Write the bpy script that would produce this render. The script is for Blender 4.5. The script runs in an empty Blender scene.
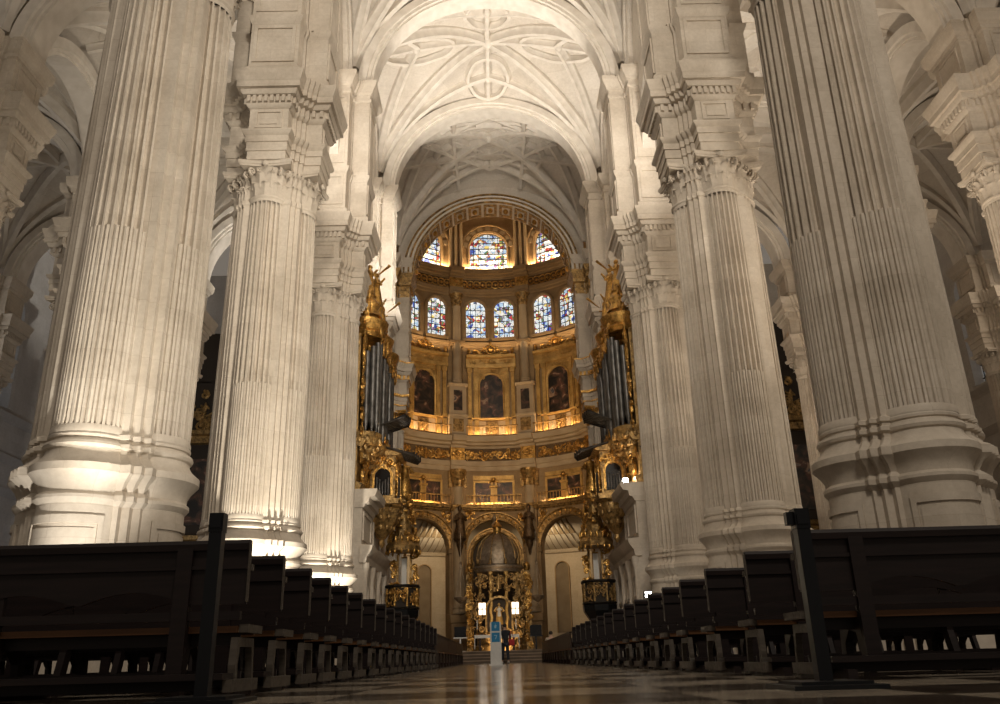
import bpy, math, random
from mathutils import Vector, Matrix
C = bpy.context.scene.collection
PI = math.pi
sin, cos, sqrt = math.sin, math.cos, math.sqrt
XC = 0.285                       # nave axis
XL, XR = -8.02, 8.62             # pier axes left / right
ROW = [17.05 + 10.54 * k for k in range(5)]
ORD = ['first', 'second', 'third', 'fourth', 'fifth', 'sixth', 'seventh', 'eighth', 'ninth', 'tenth', 'eleventh', 'twelfth',
       'thirteenth', 'fourteenth', 'fifteenth', 'sixteenth', 'seventeenth', 'eighteenth', 'nineteenth', 'twentieth']

# ------------------------------------------------------------------ materials
def mat(name, build):
    m = bpy.data.materials.new(name); m.use_nodes = True
    nt = m.node_tree; b = nt.nodes['Principled BSDF']
    build(nt, b); return m
def N(nt, t, **kw):
    n = nt.nodes.new(t)
    for k, v in kw.items():
        if k in n.inputs: n.inputs[k].default_value = v
        else: setattr(n, k, v)
    return n
def L(nt, a, b): nt.links.new(a, b)
def pos(nt): return N(nt, 'ShaderNodeNewGeometry').outputs['Position']
def objc(nt): return N(nt, 'ShaderNodeTexCoord').outputs['Object']
def ramp(nt, fac, stops, interp='LINEAR'):
    r = N(nt, 'ShaderNodeValToRGB'); r.color_ramp.interpolation = interp
    e = r.color_ramp.elements
    while len(e) < len(stops): e.new(0.5)
    for i, (p, c) in enumerate(stops): e[i].position = p; e[i].color = (*c, 1)
    L(nt, fac, r.inputs[0]); return r.outputs[0]
def noise_mat(name, c1, c2, scale=1.5, rough=.6, metal=0, bump=0, bscale=20, detail=6, spec=.3, coord=pos):
    def f(nt, b):
        p = coord(nt)
        n = N(nt, 'ShaderNodeTexNoise', Scale=scale, Detail=detail); L(nt, p, n.inputs['Vector'])
        L(nt, ramp(nt, n.outputs[0], [(.3, c1), (.7, c2)]), b.inputs['Base Color'])
        b.inputs['Roughness'].default_value = rough; b.inputs['Metallic'].default_value = metal
        b.inputs['Specular IOR Level'].default_value = spec
        if bump:
            n2 = N(nt, 'ShaderNodeTexNoise', Scale=bscale, Detail=4); L(nt, p, n2.inputs['Vector'])
            bm = N(nt, 'ShaderNodeBump', Strength=bump, Distance=.05); L(nt, n2.outputs[0], bm.inputs['Height'])
            L(nt, bm.outputs[0], b.inputs['Normal'])
    return mat(name, f)
def stone_mat(name, c1, c2, c3, blocks=(1.6, .62), rough=.75):
    def f(nt, b):
        p = pos(nt)
        n = N(nt, 'ShaderNodeTexNoise', Scale=.5, Detail=8, Roughness=.65); L(nt, p, n.inputs['Vector'])
        n3 = N(nt, 'ShaderNodeTexNoise', Scale=7., Detail=6, Roughness=.7); L(nt, p, n3.inputs['Vector'])
        sx = N(nt, 'ShaderNodeSeparateXYZ'); L(nt, p, sx.inputs[0]); ad = N(nt, 'ShaderNodeMath', operation='ADD'); L(nt, sx.outputs[0], ad.inputs[0]); L(nt, sx.outputs[1], ad.inputs[1]); mp = N(nt, 'ShaderNodeCombineXYZ'); L(nt, ad.outputs[0], mp.inputs[0]); L(nt, sx.outputs[2], mp.inputs[1])
        br = N(nt, 'ShaderNodeTexBrick', Scale=1., **{'Mortar Size': .006, 'Brick Width': blocks[0], 'Row Height': blocks[1], 'Bias': 0.})
        br.inputs['Color1'].default_value = (1, 1, 1, 1); br.inputs['Color2'].default_value = (.86, .84, .82, 1); br.inputs['Mortar'].default_value = (.72, .68, .64, 1)
        L(nt, mp.outputs[0], br.inputs[0])
        c = ramp(nt, n.outputs[0], [(.32, c1), (.5, c2), (.72, c3)])
        c2_ = ramp(nt, n3.outputs[0], [(.25, (.8, .78, .76)), (.65, (1, 1, 1))])
        m1 = N(nt, 'ShaderNodeMixRGB', blend_type='MULTIPLY'); m1.inputs[0].default_value = .8; L(nt, c, m1.inputs[1]); L(nt, c2_, m1.inputs[2])
        m2 = N(nt, 'ShaderNodeMixRGB', blend_type='MULTIPLY'); m2.inputs[0].default_value = .6; L(nt, m1.outputs[0], m2.inputs[1]); L(nt, br.outputs[0], m2.inputs[2])
        L(nt, m2.outputs[0], b.inputs['Base Color']); b.inputs['Roughness'].default_value = rough; b.inputs['Specular IOR Level'].default_value = .2
        bm = N(nt, 'ShaderNodeBump', Strength=.25, Distance=.03); L(nt, n3.outputs[0], bm.inputs['Height']); L(nt, bm.outputs[0], b.inputs['Normal'])
    return mat(name, f)
def emit_mat(name, col, s):
    def f(nt, b):
        b.inputs['Base Color'].default_value = (*col, 1)
        b.inputs['Emission Color'].default_value = (*col, 1); b.inputs['Emission Strength'].default_value = s
    return mat(name, f)
def plain(name, col, rough=.5, metal=0):
    def f(nt, b):
        n = N(nt, 'ShaderNodeTexNoise', Scale=12., Detail=3); L(nt, objc(nt), n.inputs['Vector'])
        L(nt, ramp(nt, n.outputs[0], [(.3, tuple(c * .9 for c in col)), (.7, col)]), b.inputs['Base Color'])
        b.inputs['Roughness'].default_value = rough; b.inputs['Metallic'].default_value = metal
    return mat(name, f)
def floor_f(nt, b):
    p = pos(nt)
    ck = N(nt, 'ShaderNodeTexChecker', Scale=1.15); L(nt, p, ck.inputs[0])
    ck.inputs['Color1'].default_value = (.34, .29, .225, 1); ck.inputs['Color2'].default_value = (.05, .038, .028, 1)
    n = N(nt, 'ShaderNodeTexNoise', Scale=2.2, Detail=8, Roughness=.7); L(nt, p, n.inputs['Vector'])
    m = N(nt, 'ShaderNodeMixRGB', blend_type='MULTIPLY'); m.inputs[0].default_value = .8
    L(nt, ck.outputs[0], m.inputs[1]); L(nt, ramp(nt, n.outputs[0], [(.3, (.55, .5, .46)), (.7, (1, 1, 1))]), m.inputs[2])
    L(nt, m.outputs[0], b.inputs['Base Color'])
    L(nt, ramp(nt, n.outputs[0], [(.3, (.09,) * 3), (.7, (.22,) * 3)]), b.inputs['Roughness'])
    b.inputs['Specular IOR Level'].default_value = .5
def glass_f(nt, b):
    p = pos(nt)
    v = N(nt, 'ShaderNodeTexVoronoi', Scale=2.6); L(nt, p, v.inputs['Vector'])
    e = N(nt, 'ShaderNodeTexVoronoi', Scale=2.6, feature='DISTANCE_TO_EDGE'); L(nt, p, e.inputs['Vector'])
    big = N(nt, 'ShaderNodeTexNoise', Scale=.9, Detail=2); L(nt, p, big.inputs['Vector'])
    sp = N(nt, 'ShaderNodeSeparateColor'); L(nt, v.outputs['Color'], sp.inputs[0])
    ad = N(nt, 'ShaderNodeMath', operation='MULTIPLY_ADD'); L(nt, big.outputs[0], ad.inputs[0]); ad.inputs[1].default_value = 1.1; ad.inputs[2].default_value = -.52
    a2 = N(nt, 'ShaderNodeMath', operation='ADD'); L(nt, sp.outputs[0], a2.inputs[0]); L(nt, ad.outputs[0], a2.inputs[1])
    c = ramp(nt, a2.outputs[0], [(0, (.06, .10, .40)), (.08, (.38, .52, .72)), (.2, (.72, .80, .84)), (.55, (.92, .9, .82)), (.74, (.75, .58, .16)), (.8, (.42, .04, .05)), (.87, (.10, .20, .08)), (.92, (.20, .06, .26)), (.96, (.7, .72, .7))], 'CONSTANT')
    k = ramp(nt, e.outputs[0], [(.0, (0, 0, 0)), (.07, (1, 1, 1))])
    m = N(nt, 'ShaderNodeMixRGB', blend_type='MULTIPLY'); m.inputs[0].default_value = 1; L(nt, c, m.inputs[1]); L(nt, k, m.inputs[2])
    L(nt, m.outputs[0], b.inputs['Base Color']); L(nt, m.outputs[0], b.inputs['Emission Color']); b.inputs['Emission Strength'].default_value = .95
def painting_f(nt, b):
    p = pos(nt)
    n = N(nt, 'ShaderNodeTexNoise', Scale=1.3, Detail=5, Distortion=.8); L(nt, p, n.inputs['Vector'])
    L(nt, ramp(nt, n.outputs[0], [(.38, (.012, .009, .006)), (.5, (.05, .03, .018)), (.6, (.12, .05, .03)), (.66, (.35, .24, .15)), (.72, (.05, .06, .08))]), b.inputs['Base Color'])
    b.inputs['Roughness'].default_value = .45
def wood_f(c1, c2, rough):
    def f(nt, b):
        p = objc(nt); mp = N(nt, 'ShaderNodeMapping'); L(nt, p, mp.inputs[0]); mp.inputs['Scale'].default_value = (1.2, 14, 14)
        n = N(nt, 'ShaderNodeTexNoise', Scale=2., Detail=6); L(nt, mp.outputs[0], n.inputs['Vector'])
        L(nt, ramp(nt, n.outputs[0], [(.3, c1), (.7, c2)]), b.inputs['Base Color']); b.inputs['Roughness'].default_value = rough
        b.inputs['Specular IOR Level'].default_value = .3
    return f
def gold_f(c1, c2, rough, metal, sc=3.5):
    def f(nt, b):
        p = pos(nt)
        n = N(nt, 'ShaderNodeTexNoise', Scale=sc, Detail=6, Roughness=.7); L(nt, p, n.inputs['Vector'])
        L(nt, ramp(nt, n.outputs[0], [(.32, c1), (.62, c2)]), b.inputs['Base Color'])
        b.inputs['Roughness'].default_value = rough; b.inputs['Metallic'].default_value = metal
        n2 = N(nt, 'ShaderNodeTexNoise', Scale=9., Detail=3); L(nt, p, n2.inputs['Vector'])
        bm = N(nt, 'ShaderNodeBump', Strength=.6, Distance=.06); L(nt, n2.outputs[0], bm.inputs['Height']); L(nt, bm.outputs[0], b.inputs['Normal'])
    return mat(f.__name__, f)
STONE = stone_mat('pier limestone', (.49, .425, .345), (.60, .53, .44), (.68, .61, .52))
VAULT = stone_mat('vault plaster', (.60, .54, .46), (.66, .60, .52), (.72, .66, .58), (2.4, 1.0))
RIBM = noise_mat('rib stone', (.60, .54, .46), (.72, .66, .58), 2., .7)
WALLM = stone_mat('aisle wall stone', (.52, .47, .41), (.60, .55, .48), (.66, .61, .55))
COOLW = stone_mat('pale limewash', (.46, .44, .42), (.52, .50, .48), (.57, .55, .53))
APSE = stone_mat('apse ochre stone', (.27, .18, .09), (.34, .235, .125), (.40, .29, .165), (1.2, .5))
APSEL = noise_mat('apse pale stone', (.36, .27, .165), (.46, .36, .235), 1., .6)
GOLD = gold_f((.16, .075, .018), (.80, .47, .13), .34, .85)
GILT = gold_f((.34, .195, .05), (.66, .42, .14), .42, .45, 1.1)
BRONZE = gold_f((.03, .018, .010), (.14, .085, .04), .5, .5)
DARKFR = noise_mat('frieze ground', (.10, .062, .028), (.16, .10, .048), 2., .7)
BROWNGOLD = gold_f((.035, .020, .008), (.50, .31, .11), .42, .6)
FLOOR = mat('polished floor tiles', floor_f)
GLASS = mat('stained glass', glass_f)
PAINT = mat('oil painting', painting_f)
WOOD = mat('dark pew wood', wood_f((.008, .0045, .004), (.017, .0095, .0085), .5))
SEATW = mat('worn seat wood', wood_f((.085, .036, .013), (.15, .066, .024), .5))
ENDW = mat('pale end wood', wood_f((.055, .044, .033), (.105, .086, .067), .6))  # aisle-side ends, coloured paler than the rest of the pew
BENCHW = mat('brown bench wood', wood_f((.016, .008, .0045), (.034, .017, .010), .5))
BLACK = plain('black metal', (.012, .013, .015), .4, .6)
IRON = plain('wrought iron', (.03, .025, .02), .5, .7)
TIN = noise_mat('organ pipe tin', (.07, .066, .06), (.17, .16, .15), 3., .42, .7)
DTIN = noise_mat('dark trumpet metal', (.02, .018, .016), (.06, .052, .045), 3., .4, .5)
SILVER = noise_mat('aged silver', (.22, .165, .11), (.48, .38, .27), 4., .4, .6, .5, 8)
WHITE = plain('white enamel', (.72, .71, .68), .4)
BLUE = plain('blue panel', (.02, .22, .45), .4)
CLOTH = plain('white altar cloth', (.74, .72, .67), .8)
DARKC = plain('dark clothing', (.012, .014, .022), .85)
JEAN = plain('dark trousers', (.016, .02, .032), .85)
SKIN = plain('skin', (.52, .32, .23), .55)
HAIR = plain('dark hair', (.02, .012, .008), .6)
RED = plain('red cloth', (.42, .02, .025), .7)
BEIGE = plain('beige cloth', (.45, .37, .28), .8)
SCREEN = plain('black screen', (.006, .006, .007), .2)
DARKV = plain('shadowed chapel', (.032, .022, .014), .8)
LAMPE = emit_mat('lamp glow', (1, .95, .85), 30)
CANDLE = emit_mat('lit glass', (1, .93, .80), 2)
DAYG = emit_mat('daylit glass', (.86, .92, 1), .3)
DAYC = emit_mat('bright clerestory glass', (1, .97, .9), 1.6)
MARBLE = noise_mat('shaded riser marble', (.085, .06, .04), (.14, .10, .068), 2., .35)  # risers darkened: shadow lines of the steps put into the colour
TREAD = noise_mat('lightened tread marble', (.26, .19, .13), (.36, .27, .19), 2., .35)  # treads lightened so their edges read as lit against the risers

# ------------------------------------------------------------------ mesh helpers
class G:
    def __init__(s): s.V = []; s.F = []
    def add(s, V, F):
        o = len(s.V); s.V += [tuple(v) for v in V]; s.F += [tuple(i + o for i in f) for f in F]
    def box(s, x0, x1, y0, y1, z0, z1):
        s.add([(x0, y0, z0), (x1, y0, z0), (x1, y1, z0), (x0, y1, z0), (x0, y0, z1), (x1, y0, z1), (x1, y1, z1), (x0, y1, z1)],
              [(0, 3, 2, 1), (4, 5, 6, 7), (0, 1, 5, 4), (1, 2, 6, 5), (2, 3, 7, 6), (3, 0, 4, 7)])
    def loft(s, rings, closed=True, caps=True):
        n = len(rings[0]); V = [p for r in rings for p in r]; F = []
        for i in range(len(rings) - 1):
            for j in range(n if closed else n - 1):
                a = i * n + j; b = i * n + (j + 1) % n; F.append((a, b, b + n, a + n))
        if caps and closed: F.append(tuple(range(n - 1, -1, -1))); F.append(tuple(range((len(rings) - 1) * n, len(rings) * n)))
        s.add(V, F)
    def lathe(s, prof, n=24, cx=0, cy=0, a0=0, a1=2 * PI, caps=True):
        full = abs(a1 - a0) > 6.28; k = n if full else n + 1
        s.loft([[(cx + r * cos(a0 + (a1 - a0) * j / n), cy + r * sin(a0 + (a1 - a0) * j / n), z) for j in range(k)] for r, z in prof], full, caps)
    def sweep(s, path, sec, ref=None, closed=False, caps=True, scale=None):
        P = [Vector(p) for p in path]; n = len(P); rings = []; last = None
        for i, p in enumerate(P):
            t = (P[(i + 1) % n] - P[i - 1]) if closed else (P[min(i + 1, n - 1)] - P[max(i - 1, 0)])
            t.normalize()
            if ref is not None: up = Vector(ref(p)) if callable(ref) else Vector(ref)
            else: up = last if last is not None else (Vector((0, 0, 1)) if abs(t.z) < .9 else Vector((1, 0, 0)))
            up = up - t * up.dot(t)
            if up.length < 1e-5: up = t.orthogonal()
            up.normalize(); last = up; sd = t.cross(up); k = scale[i] if scale else 1
            rings.append([p + sd * (a * k) + up * (b * k) for a, b in sec])
        if closed: rings.append(rings[0])
        s.loft(rings, True, caps and not closed)
    def tube(s, path, r, n=6, closed=False, scale=None, ref=None):
        s.sweep(path, [(r * cos(2 * PI * j / n), r * sin(2 * PI * j / n)) for j in range(n)], ref, closed, True, scale)
    def prism(s, poly, f0, f1):
        n = len(poly); s.add([f0(p) for p in poly] + [f1(p) for p in poly],
              [tuple(range(n - 1, -1, -1)), tuple(range(n, 2 * n))] + [(j, (j + 1) % n, (j + 1) % n + n, j + n) for j in range(n)])
    def ball(s, c, rx, ry=None, rz=None, n=8, m=5, M=None):
        ry = ry or rx; rz = rz or rx; V = []
        for i in range(m + 1):
            ph = PI * i / m
            for j in range(n):
                q = Vector((rx * sin(ph) * cos(2 * PI * j / n), ry * sin(ph) * sin(2 * PI * j / n), -rz * cos(ph)))
                if M: q = M @ q
                V.append(q + Vector(c))
        s.add(V, [(i * n + j, i * n + (j + 1) % n, (i + 1) * n + (j + 1) % n, (i + 1) * n + j) for i in range(m) for j in range(n)])
    def grid(s, f, nu, nv):
        V = [f(i / nu, j / nv) for i in range(nu + 1) for j in range(nv + 1)]; w = nv + 1
        s.add(V, [(i * w + j, (i + 1) * w + j, (i + 1) * w + j + 1, i * w + j + 1) for i in range(nu) for j in range(nv)])
    def join(s, g, M): s.add([M @ Vector(v) for v in g.V], g.F)
def obj(name, g, m, parent=None, smooth=38, loc=(0, 0, 0), rz=0):
    me = bpy.data.meshes.new(name); me.from_pydata(g.V, [], g.F); me.update()
    if smooth:
        me.polygons.foreach_set('use_smooth', [True] * len(me.polygons)); me.set_sharp_from_angle(angle=math.radians(smooth))
    me.materials.append(m)
    o = bpy.data.objects.new(name, me); C.objects.link(o); o.location = loc; o.rotation_euler = (0, 0, rz)
    if parent is not None: o.parent = parent
    return o
def tag(o, label, cat, group=None, kind=None):
    o['label'] = label; o['category'] = cat
    if group: o['group'] = group
    if kind: o['kind'] = kind
    return o
def struct(o): o['kind'] = 'structure'; return o
def thing(name, label, cat, loc=(0, 0, 0), rz=0, group=None):
    o = bpy.data.objects.new(name, None); C.objects.link(o); o.location = loc; o.rotation_euler = (0, 0, rz)
    o.empty_display_size = .2
    return tag(o, label, cat, group)
def link_copy(src, parent):
    c = src.copy(); C.objects.link(c); c.parent = parent
    for ch in list(src.children): link_copy(ch, c)
    return c
def kids_to(root, kids, swap=None):
    for k in kids:
        c = link_copy(k, root)
        if swap and k.name.split('.')[0] in swap:
            c.material_slots[0].link = 'OBJECT'; c.material_slots[0].material = swap[k.name.split('.')[0]]
# mapped helpers: mp(s, z, d) -> point ; s along the wall, z up, d out of the wall
def mbox(g, mp, s0, s1, z0, z1, d0, d1, n=1):
    g.loft([[mp(s0 + (s1 - s0) * i / n, z, d) for z, d in ((z0, d0), (z0, d1), (z1, d1), (z1, d0))] for i in range(n + 1)])
def mprof(g, mp, s0, s1, prof, n=1):        # prof = closed list of (z, d)
    g.loft([[mp(s0 + (s1 - s0) * i / n, z, d) for z, d in prof] for i in range(n + 1)])
def arch_panel(g, mp, s0, s1, z0, z1, sc, hw, zs, d0, d1, zb=None, n=20, rise=None):
    rise = rise or hw; zb = z0 if zb is None else zb
    S = [(s0, 0)] + [(sc - hw * cos(PI * i / n), 1) for i in range(n + 1)] + [(s1, 0)]
    low = lambda s: zs + rise * sqrt(max(0, 1 - ((s - sc) / hw) ** 2))
    def quad(sa, za, sb, zb_):
        g.loft([[mp(sa, za, d0), mp(sa, za, d1), mp(sa, z1, d1), mp(sa, z1, d0)], [mp(sb, zb_, d0), mp(sb, zb_, d1), mp(sb, z1, d1), mp(sb, z1, d0)]])
    if s0 < sc - hw - 1e-4: mbox(g, mp, s0, sc - hw, z0, z1, d0, d1, 3)
    if s1 > sc + hw + 1e-4: mbox(g, mp, sc + hw, s1, z0, z1, d0, d1, 3)
    pts = [sc - hw * cos(PI * i / n) for i in range(n + 1)]
    for a, b in zip(pts, pts[1:]): quad(a, low(a), b, low(b))
    if zb > z0 + 1e-4: mbox(g, mp, sc - hw, sc + hw, z0, zb, d0, d1, 4)
def arch_ring(g, mp, sc, hw, zs, prof, n=28, legs=None, rise=1.0):   # prof closed list of (dr, d)
    P = []
    if legs is not None: P.append((-1, legs))
    rings = []
    if legs is not None: rings.append([mp(sc - hw - dr, legs, d) for dr, d in prof])
    for i in range(n + 1):
        a = PI - PI * i / n
        rings.append([mp(sc + (hw + dr) * cos(a), zs + (hw + dr) * sin(a) * rise, d) for dr, d in prof])
    if legs is not None: rings.append([mp(sc + hw + dr, legs, d) for dr, d in prof])
    g.loft(rings)
def half_disc(g, mp, sc, hw, zs, z0, d, n=20):
    pts = [(sc - hw, z0)] + [(sc + hw * cos(PI - PI * i / n), zs + hw * sin(PI - PI * i / n)) for i in range(n + 1)] + [(sc + hw, z0)]
    g.prism(pts, lambda p: mp(p[0], p[1], d - .05), lambda p: mp(p[0], p[1], d))
def spiral(g, mp, s, z, r, d, turn=1, a0=0, th=.05, n=14, turns=1.4):
    P = []
    for i in range(n + 1):
        t = i / n; a = a0 + turn * 2 * PI * turns * t; rr = r * (1 - .82 * t)
        P.append(mp(s + rr * cos(a), z + rr * sin(a), d + .3 * th * t))
    g.tube(P, th, 5, scale=[1.15 - .6 * i / n for i in range(n + 1)])
def blob(g, mp, s, z, d, r, ang=0, e=2.):
    c = Vector(mp(s, z, d)); ds = Vector(mp(s + .01, z, d)) - c; ds.normalize(); dd = Vector(mp(s, z, d + .01)) - c; dd.normalize()
    up = Vector((0, 0, 1)); a = ds * cos(ang) + up * sin(ang); b = -ds * sin(ang) + up * cos(ang)
    M = Matrix((a, b, dd)).transposed()
    g.ball(c, r * e, r, r * .8, 6, 4, M)
def carve(g, mp, s0, s1, z0, z1, d, n, seed, size=.25, th=.05):
    R = random.Random(seed)
    for i in range(n):
        s = R.uniform(s0, s1); z = R.uniform(z0, z1); k = R.uniform(.6, 1.15) * size
        if R.random() < .55: spiral(g, mp, s, z, k, d, R.choice((-1, 1)), R.uniform(0, 6), th * R.uniform(.8, 1.3), 10)
        else:
            for q in range(3): blob(g, mp, s + R.uniform(-.5, .5) * k, z + R.uniform(-.5, .5) * k, d, k * .28, R.uniform(0, 3), 2.2)
def rinceau(g, mp, s0, s1, z, r, d, th=.05):   # running scroll
    n = max(1, int((s1 - s0) / (2.1 * r))); st = (s1 - s0) / n
    for i in range(n):
        s = s0 + st * (i + .5); up = 1 if i % 2 else -1
        spiral(g, mp, s, z, r * .85, d, up, PI if up > 0 else 0, th, 12)
        blob(g, mp, s, z, d, r * .22, 0, 1.2)
        blob(g, mp, s + st * .45, z + up * r * .5, d, r * .24, up * .7, 2.)
        blob(g, mp, s - st * .3, z - up * r * .7, d, r * .2, -up * .5, 2.)

# ------------------------------------------------------------------ compound pier parts
def corner(w, e, c, st, d):
    q = []
    if e > c + .01: q += [(e, w), (c, w)]
    s = c
    o = w + .12
    lv = [c - st * k for k in range(4)]           # c, c-st, c-2st, c-3st
    q += [(lv[0], lv[2]), (lv[1], lv[2]), (lv[1], lv[1]), (lv[2], lv[1]), (lv[2], lv[0])]
    if e > c + .01: q += [(w, c), (w, e)]
    return [(x + d, y + d) for x, y in q]
def outline(w, e, c, st, d, z):
    q = corner(w, e, c, st, d); r = []
    for k in range(4):
        for x, y in q:
            for _ in range(k): x, y = -y, x
            r.append((x, y, z))
    return r
def stepped(g, prof, w, e, c=1.14, st=.15): g.loft([outline(w, e, c, st, d, z) for z, d in prof])
AX = .84                                              # half-column axis distance
def at_side(k, g):                                    # rotate mesh built for the +X side to side k
    h = G(); h.join(g, Matrix.Rotation(k * PI / 2, 4, 'Z')); return h
def shaft_g():
    g = G(); NF = 24; pitch = 2 * PI / NF; rings = []
    zs = [(4.58, 1), (6.8, 1), (9.0, 1), (9.06, 0), (11.4, 0), (13.7, 0), (15.95, 0)]
    for z, cab in zs:
        R = .765 - .085 * max(0, (z - 6) / 10) ** 1.4 if z > 6 else .765
        ring = []
        for f in range(15):
            a = (f - 7.5) * pitch
            if cab: tt = [(-.5, 0), (-.38, 0), (-.31, -.055), (-.2, -.015), (0, .004), (.2, -.015), (.31, -.055), (.38, 0)]
            else: tt = [(-.5, 0), (-.38, 0), (-.34, -.06), (-.22, -.115), (0, -.14), (.22, -.115), (.34, -.06), (.38, 0)]
            for t, dr in tt:
                an = a + (t + .5) * pitch; ring.append((AX + (R + dr) * cos(an), (R + dr) * sin(an), z))
        rings.append(ring)
    g.loft(rings, False, False)
    g.lathe([(.68, 15.9), (.70, 15.95), (.70, 16.0), (.74, 16.05), (.74, 16.12), (.66, 16.16)], 24, AX, 0, -1.9, 1.9)
    g.lathe([(.79, 4.5), (.79, 4.58), (.765, 4.66)], 24, AX, 0, -1.9, 1.9)
    return g
PEDP = [(1.10, 0), (1.10, .35), (1.02, .42), (.98, .5), (.90, .58), (.90, 3.12), (.94, 3.16), (.99, 3.22), (.99, 3.28), (.92, 3.34), (.93, 3.44), (1.0, 3.56), (1.10, 3.66),
        (1.16, 3.72), (1.16, 3.86), (1.08, 3.92), (.98, 4.0), (.91, 4.10), (.90, 4.17), (.95, 4.2), (.975, 4.26), (.95, 4.32), (.86, 4.34), (.85, 4.39), (.89, 4.41), (.90, 4.46), (.87, 4.51), (.80, 4.52)]
def pedestal_g():
    g = G(); g.lathe([(r_ * .89, z_) for r_, z_ in PEDP], 32, AX, 0, -1.75, 1.75, False)
    return g
def ped_panel_g():
    g = G()
    def fr(r0, r1, a0, a1, z0, z1):
        n = 12; g.loft([[(AX + r * .89 * cos(a0 + (a1 - a0) * i / n), r * .89 * sin(a0 + (a1 - a0) * i / n), z) for r, z in ((r0, z0), (r1, z0), (r1, z1), (r0, z1))] for i in range(n + 1)])
    fr(.88, .95, -.95, .95, 2.75, 2.9); fr(.88, .95, -.95, .95, .75, .9); fr(.88, .95, -.95, -.83, .9, 2.75); fr(.88, .95, .83, .95, .9, 2.75)
    fr(.88, .925, -.76, .76, 1.0, 2.66)
    return g
COREP = [(0, .2), (.35, .2), (.5, .1), (.6, .0), (3.1, 0), (3.2, .1), (3.3, .1), (3.4, .03), (3.56, .1), (3.7, .24), (3.86, .24), (3.95, .12), (4.1, .03), (4.18, .03), (4.22, .1), (4.3, .1), (4.34, .02), (4.4, .02), (4.42, .07), (4.5, .07), (4.54, 0), (15.9, 0), (15.95, .05), (16.1, .05), (16.14, 0), (17.5, 0)]
def leaf(g, M, w, h, curl):
    prof = [(0, 0, .8), (.03, .28, .95), (.05, .55, 1.0), (.09, .78, .95), (.17, .93, .75), (.27, .97, .5), (.33, .90, .22)]
    V = []; n = 6
    for r, (o, z, k) in enumerate(prof):
        for j in range(n + 1):
            t = j / n * 2 - 1; lob = 1 - .14 * (j % 2) * (r > 0)
            V.append(M @ Vector((o * curl * h * 2.2 + .05 * (1 - t * t) * (1 if j != 3 else 1.5) - .02, t * w * .5 * k * lob, z * h)))
    F = [(r * (n + 1) + j, r * (n + 1) + j + 1, (r + 1) * (n + 1) + j + 1, (r + 1) * (n + 1) + j) for r in range(len(prof) - 1) for j in range(n)]
    g.add(V, F)
def volute(g, M, r=.17, th=.05):
    P = [M @ Vector((r * (1 - .8 * i / 14) * cos(-PI / 2 + 2.6 * PI * i / 14), 0, r * (1 - .8 * i / 14) * sin(-PI / 2 + 2.6 * PI * i / 14))) for i in range(15)]
    g.tube(P, th, 5)
def capital_g():
    g = G()
    g.lathe([(.62, 16.1), (.63, 16.6), (.67, 17.0), (.78, 17.22), (.82, 17.26)], 24, AX, 0, -1.95, 1.95, False)
    for row, (z, h, off, w) in enumerate(((16.14, .52, 0, .40), (16.45, .62, .5, .40))):
        for i in range(-4, 5):
            a = (i + off) * 2 * PI / 11
            if abs(a) > 1.9: continue
            M = Matrix.Translation((AX, 0, z)) @ Matrix.Rotation(a, 4, 'Z') @ Matrix.Translation((.64 + .02 * row, 0, 0)); leaf(g, M, w, h, .5)
    for a in (-PI / 4, PI / 4, -3 * PI / 4 + .2, 3 * PI / 4 - .2):
        for q in (-.18, .18):
            M = Matrix.Translation((AX, 0, 17.1)) @ Matrix.Rotation(a + q, 4, 'Z') @ Matrix.Translation((.88, 0, 0)); volute(g, M, .16, .045)
    for q in (-.35, .35): volute(g, Matrix.Translation((AX, 0, 17.12)) @ Matrix.Rotation(q, 4, 'Z') @ Matrix.Translation((.76, 0, 0)), .11, .035)
    g.ball((AX + .9, 0, 17.33), .09, .13, .12)
    ab = []
    for k in range(4):
        for i in range(8):
            t = i / 8 * 2 - 1; dd = .93 - .13 * (1 - t * t); x, y = dd, t * .93
            for _ in range(k): x, y = -y, x
            ab.append((AX + x - .02, y))
    g.loft([[(x, y, z) for x, y in ab] for z in (17.28, 17.34)] + [[(AX + (x - AX) * 1.05, y * 1.05, z) for x, y in ab] for z in (17.38, 17.5)])
    return g
def corner_cap_g():
    g = G()
    for row, (z, h) in enumerate(((16.14, .55), (16.5, .62))):
        for (x, y) in ((1.10, .84), (.97, .97), (.84, 1.10)):
            M = Matrix.Translation((x - .05, y - .05, z)) @ Matrix.Rotation(PI / 4, 4, 'Z'); leaf(g, M, .26, h, .5)
    for (x, y) in ((1.15, .89), (1.02, 1.02), (.89, 1.15)): volute(g, Matrix.Translation((x, y, 17.2)) @ Matrix.Rotation(PI / 4, 4, 'Z'), .11, .04)
    return g
W_, E_ = .70, 1.74
ENTP = [(17.5, 0), (17.84, 0), (17.85, .045), (18.2, .045), (18.21, .09), (18.46, .09), (18.5, .13), (18.58, .2), (18.68, .22), (18.69, .02), (19.66, .02), (19.7, .08), (19.8, .15), (19.84, .16),
        (20.14, .16), (20.16, .28), (20.26, .34), (20.36, .36), (20.37, .47), (20.62, .47), (20.66, .50), (20.72, .51), (20.82, .54), (20.95, .59), (21.07, .60), (21.08, .3)]
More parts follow.
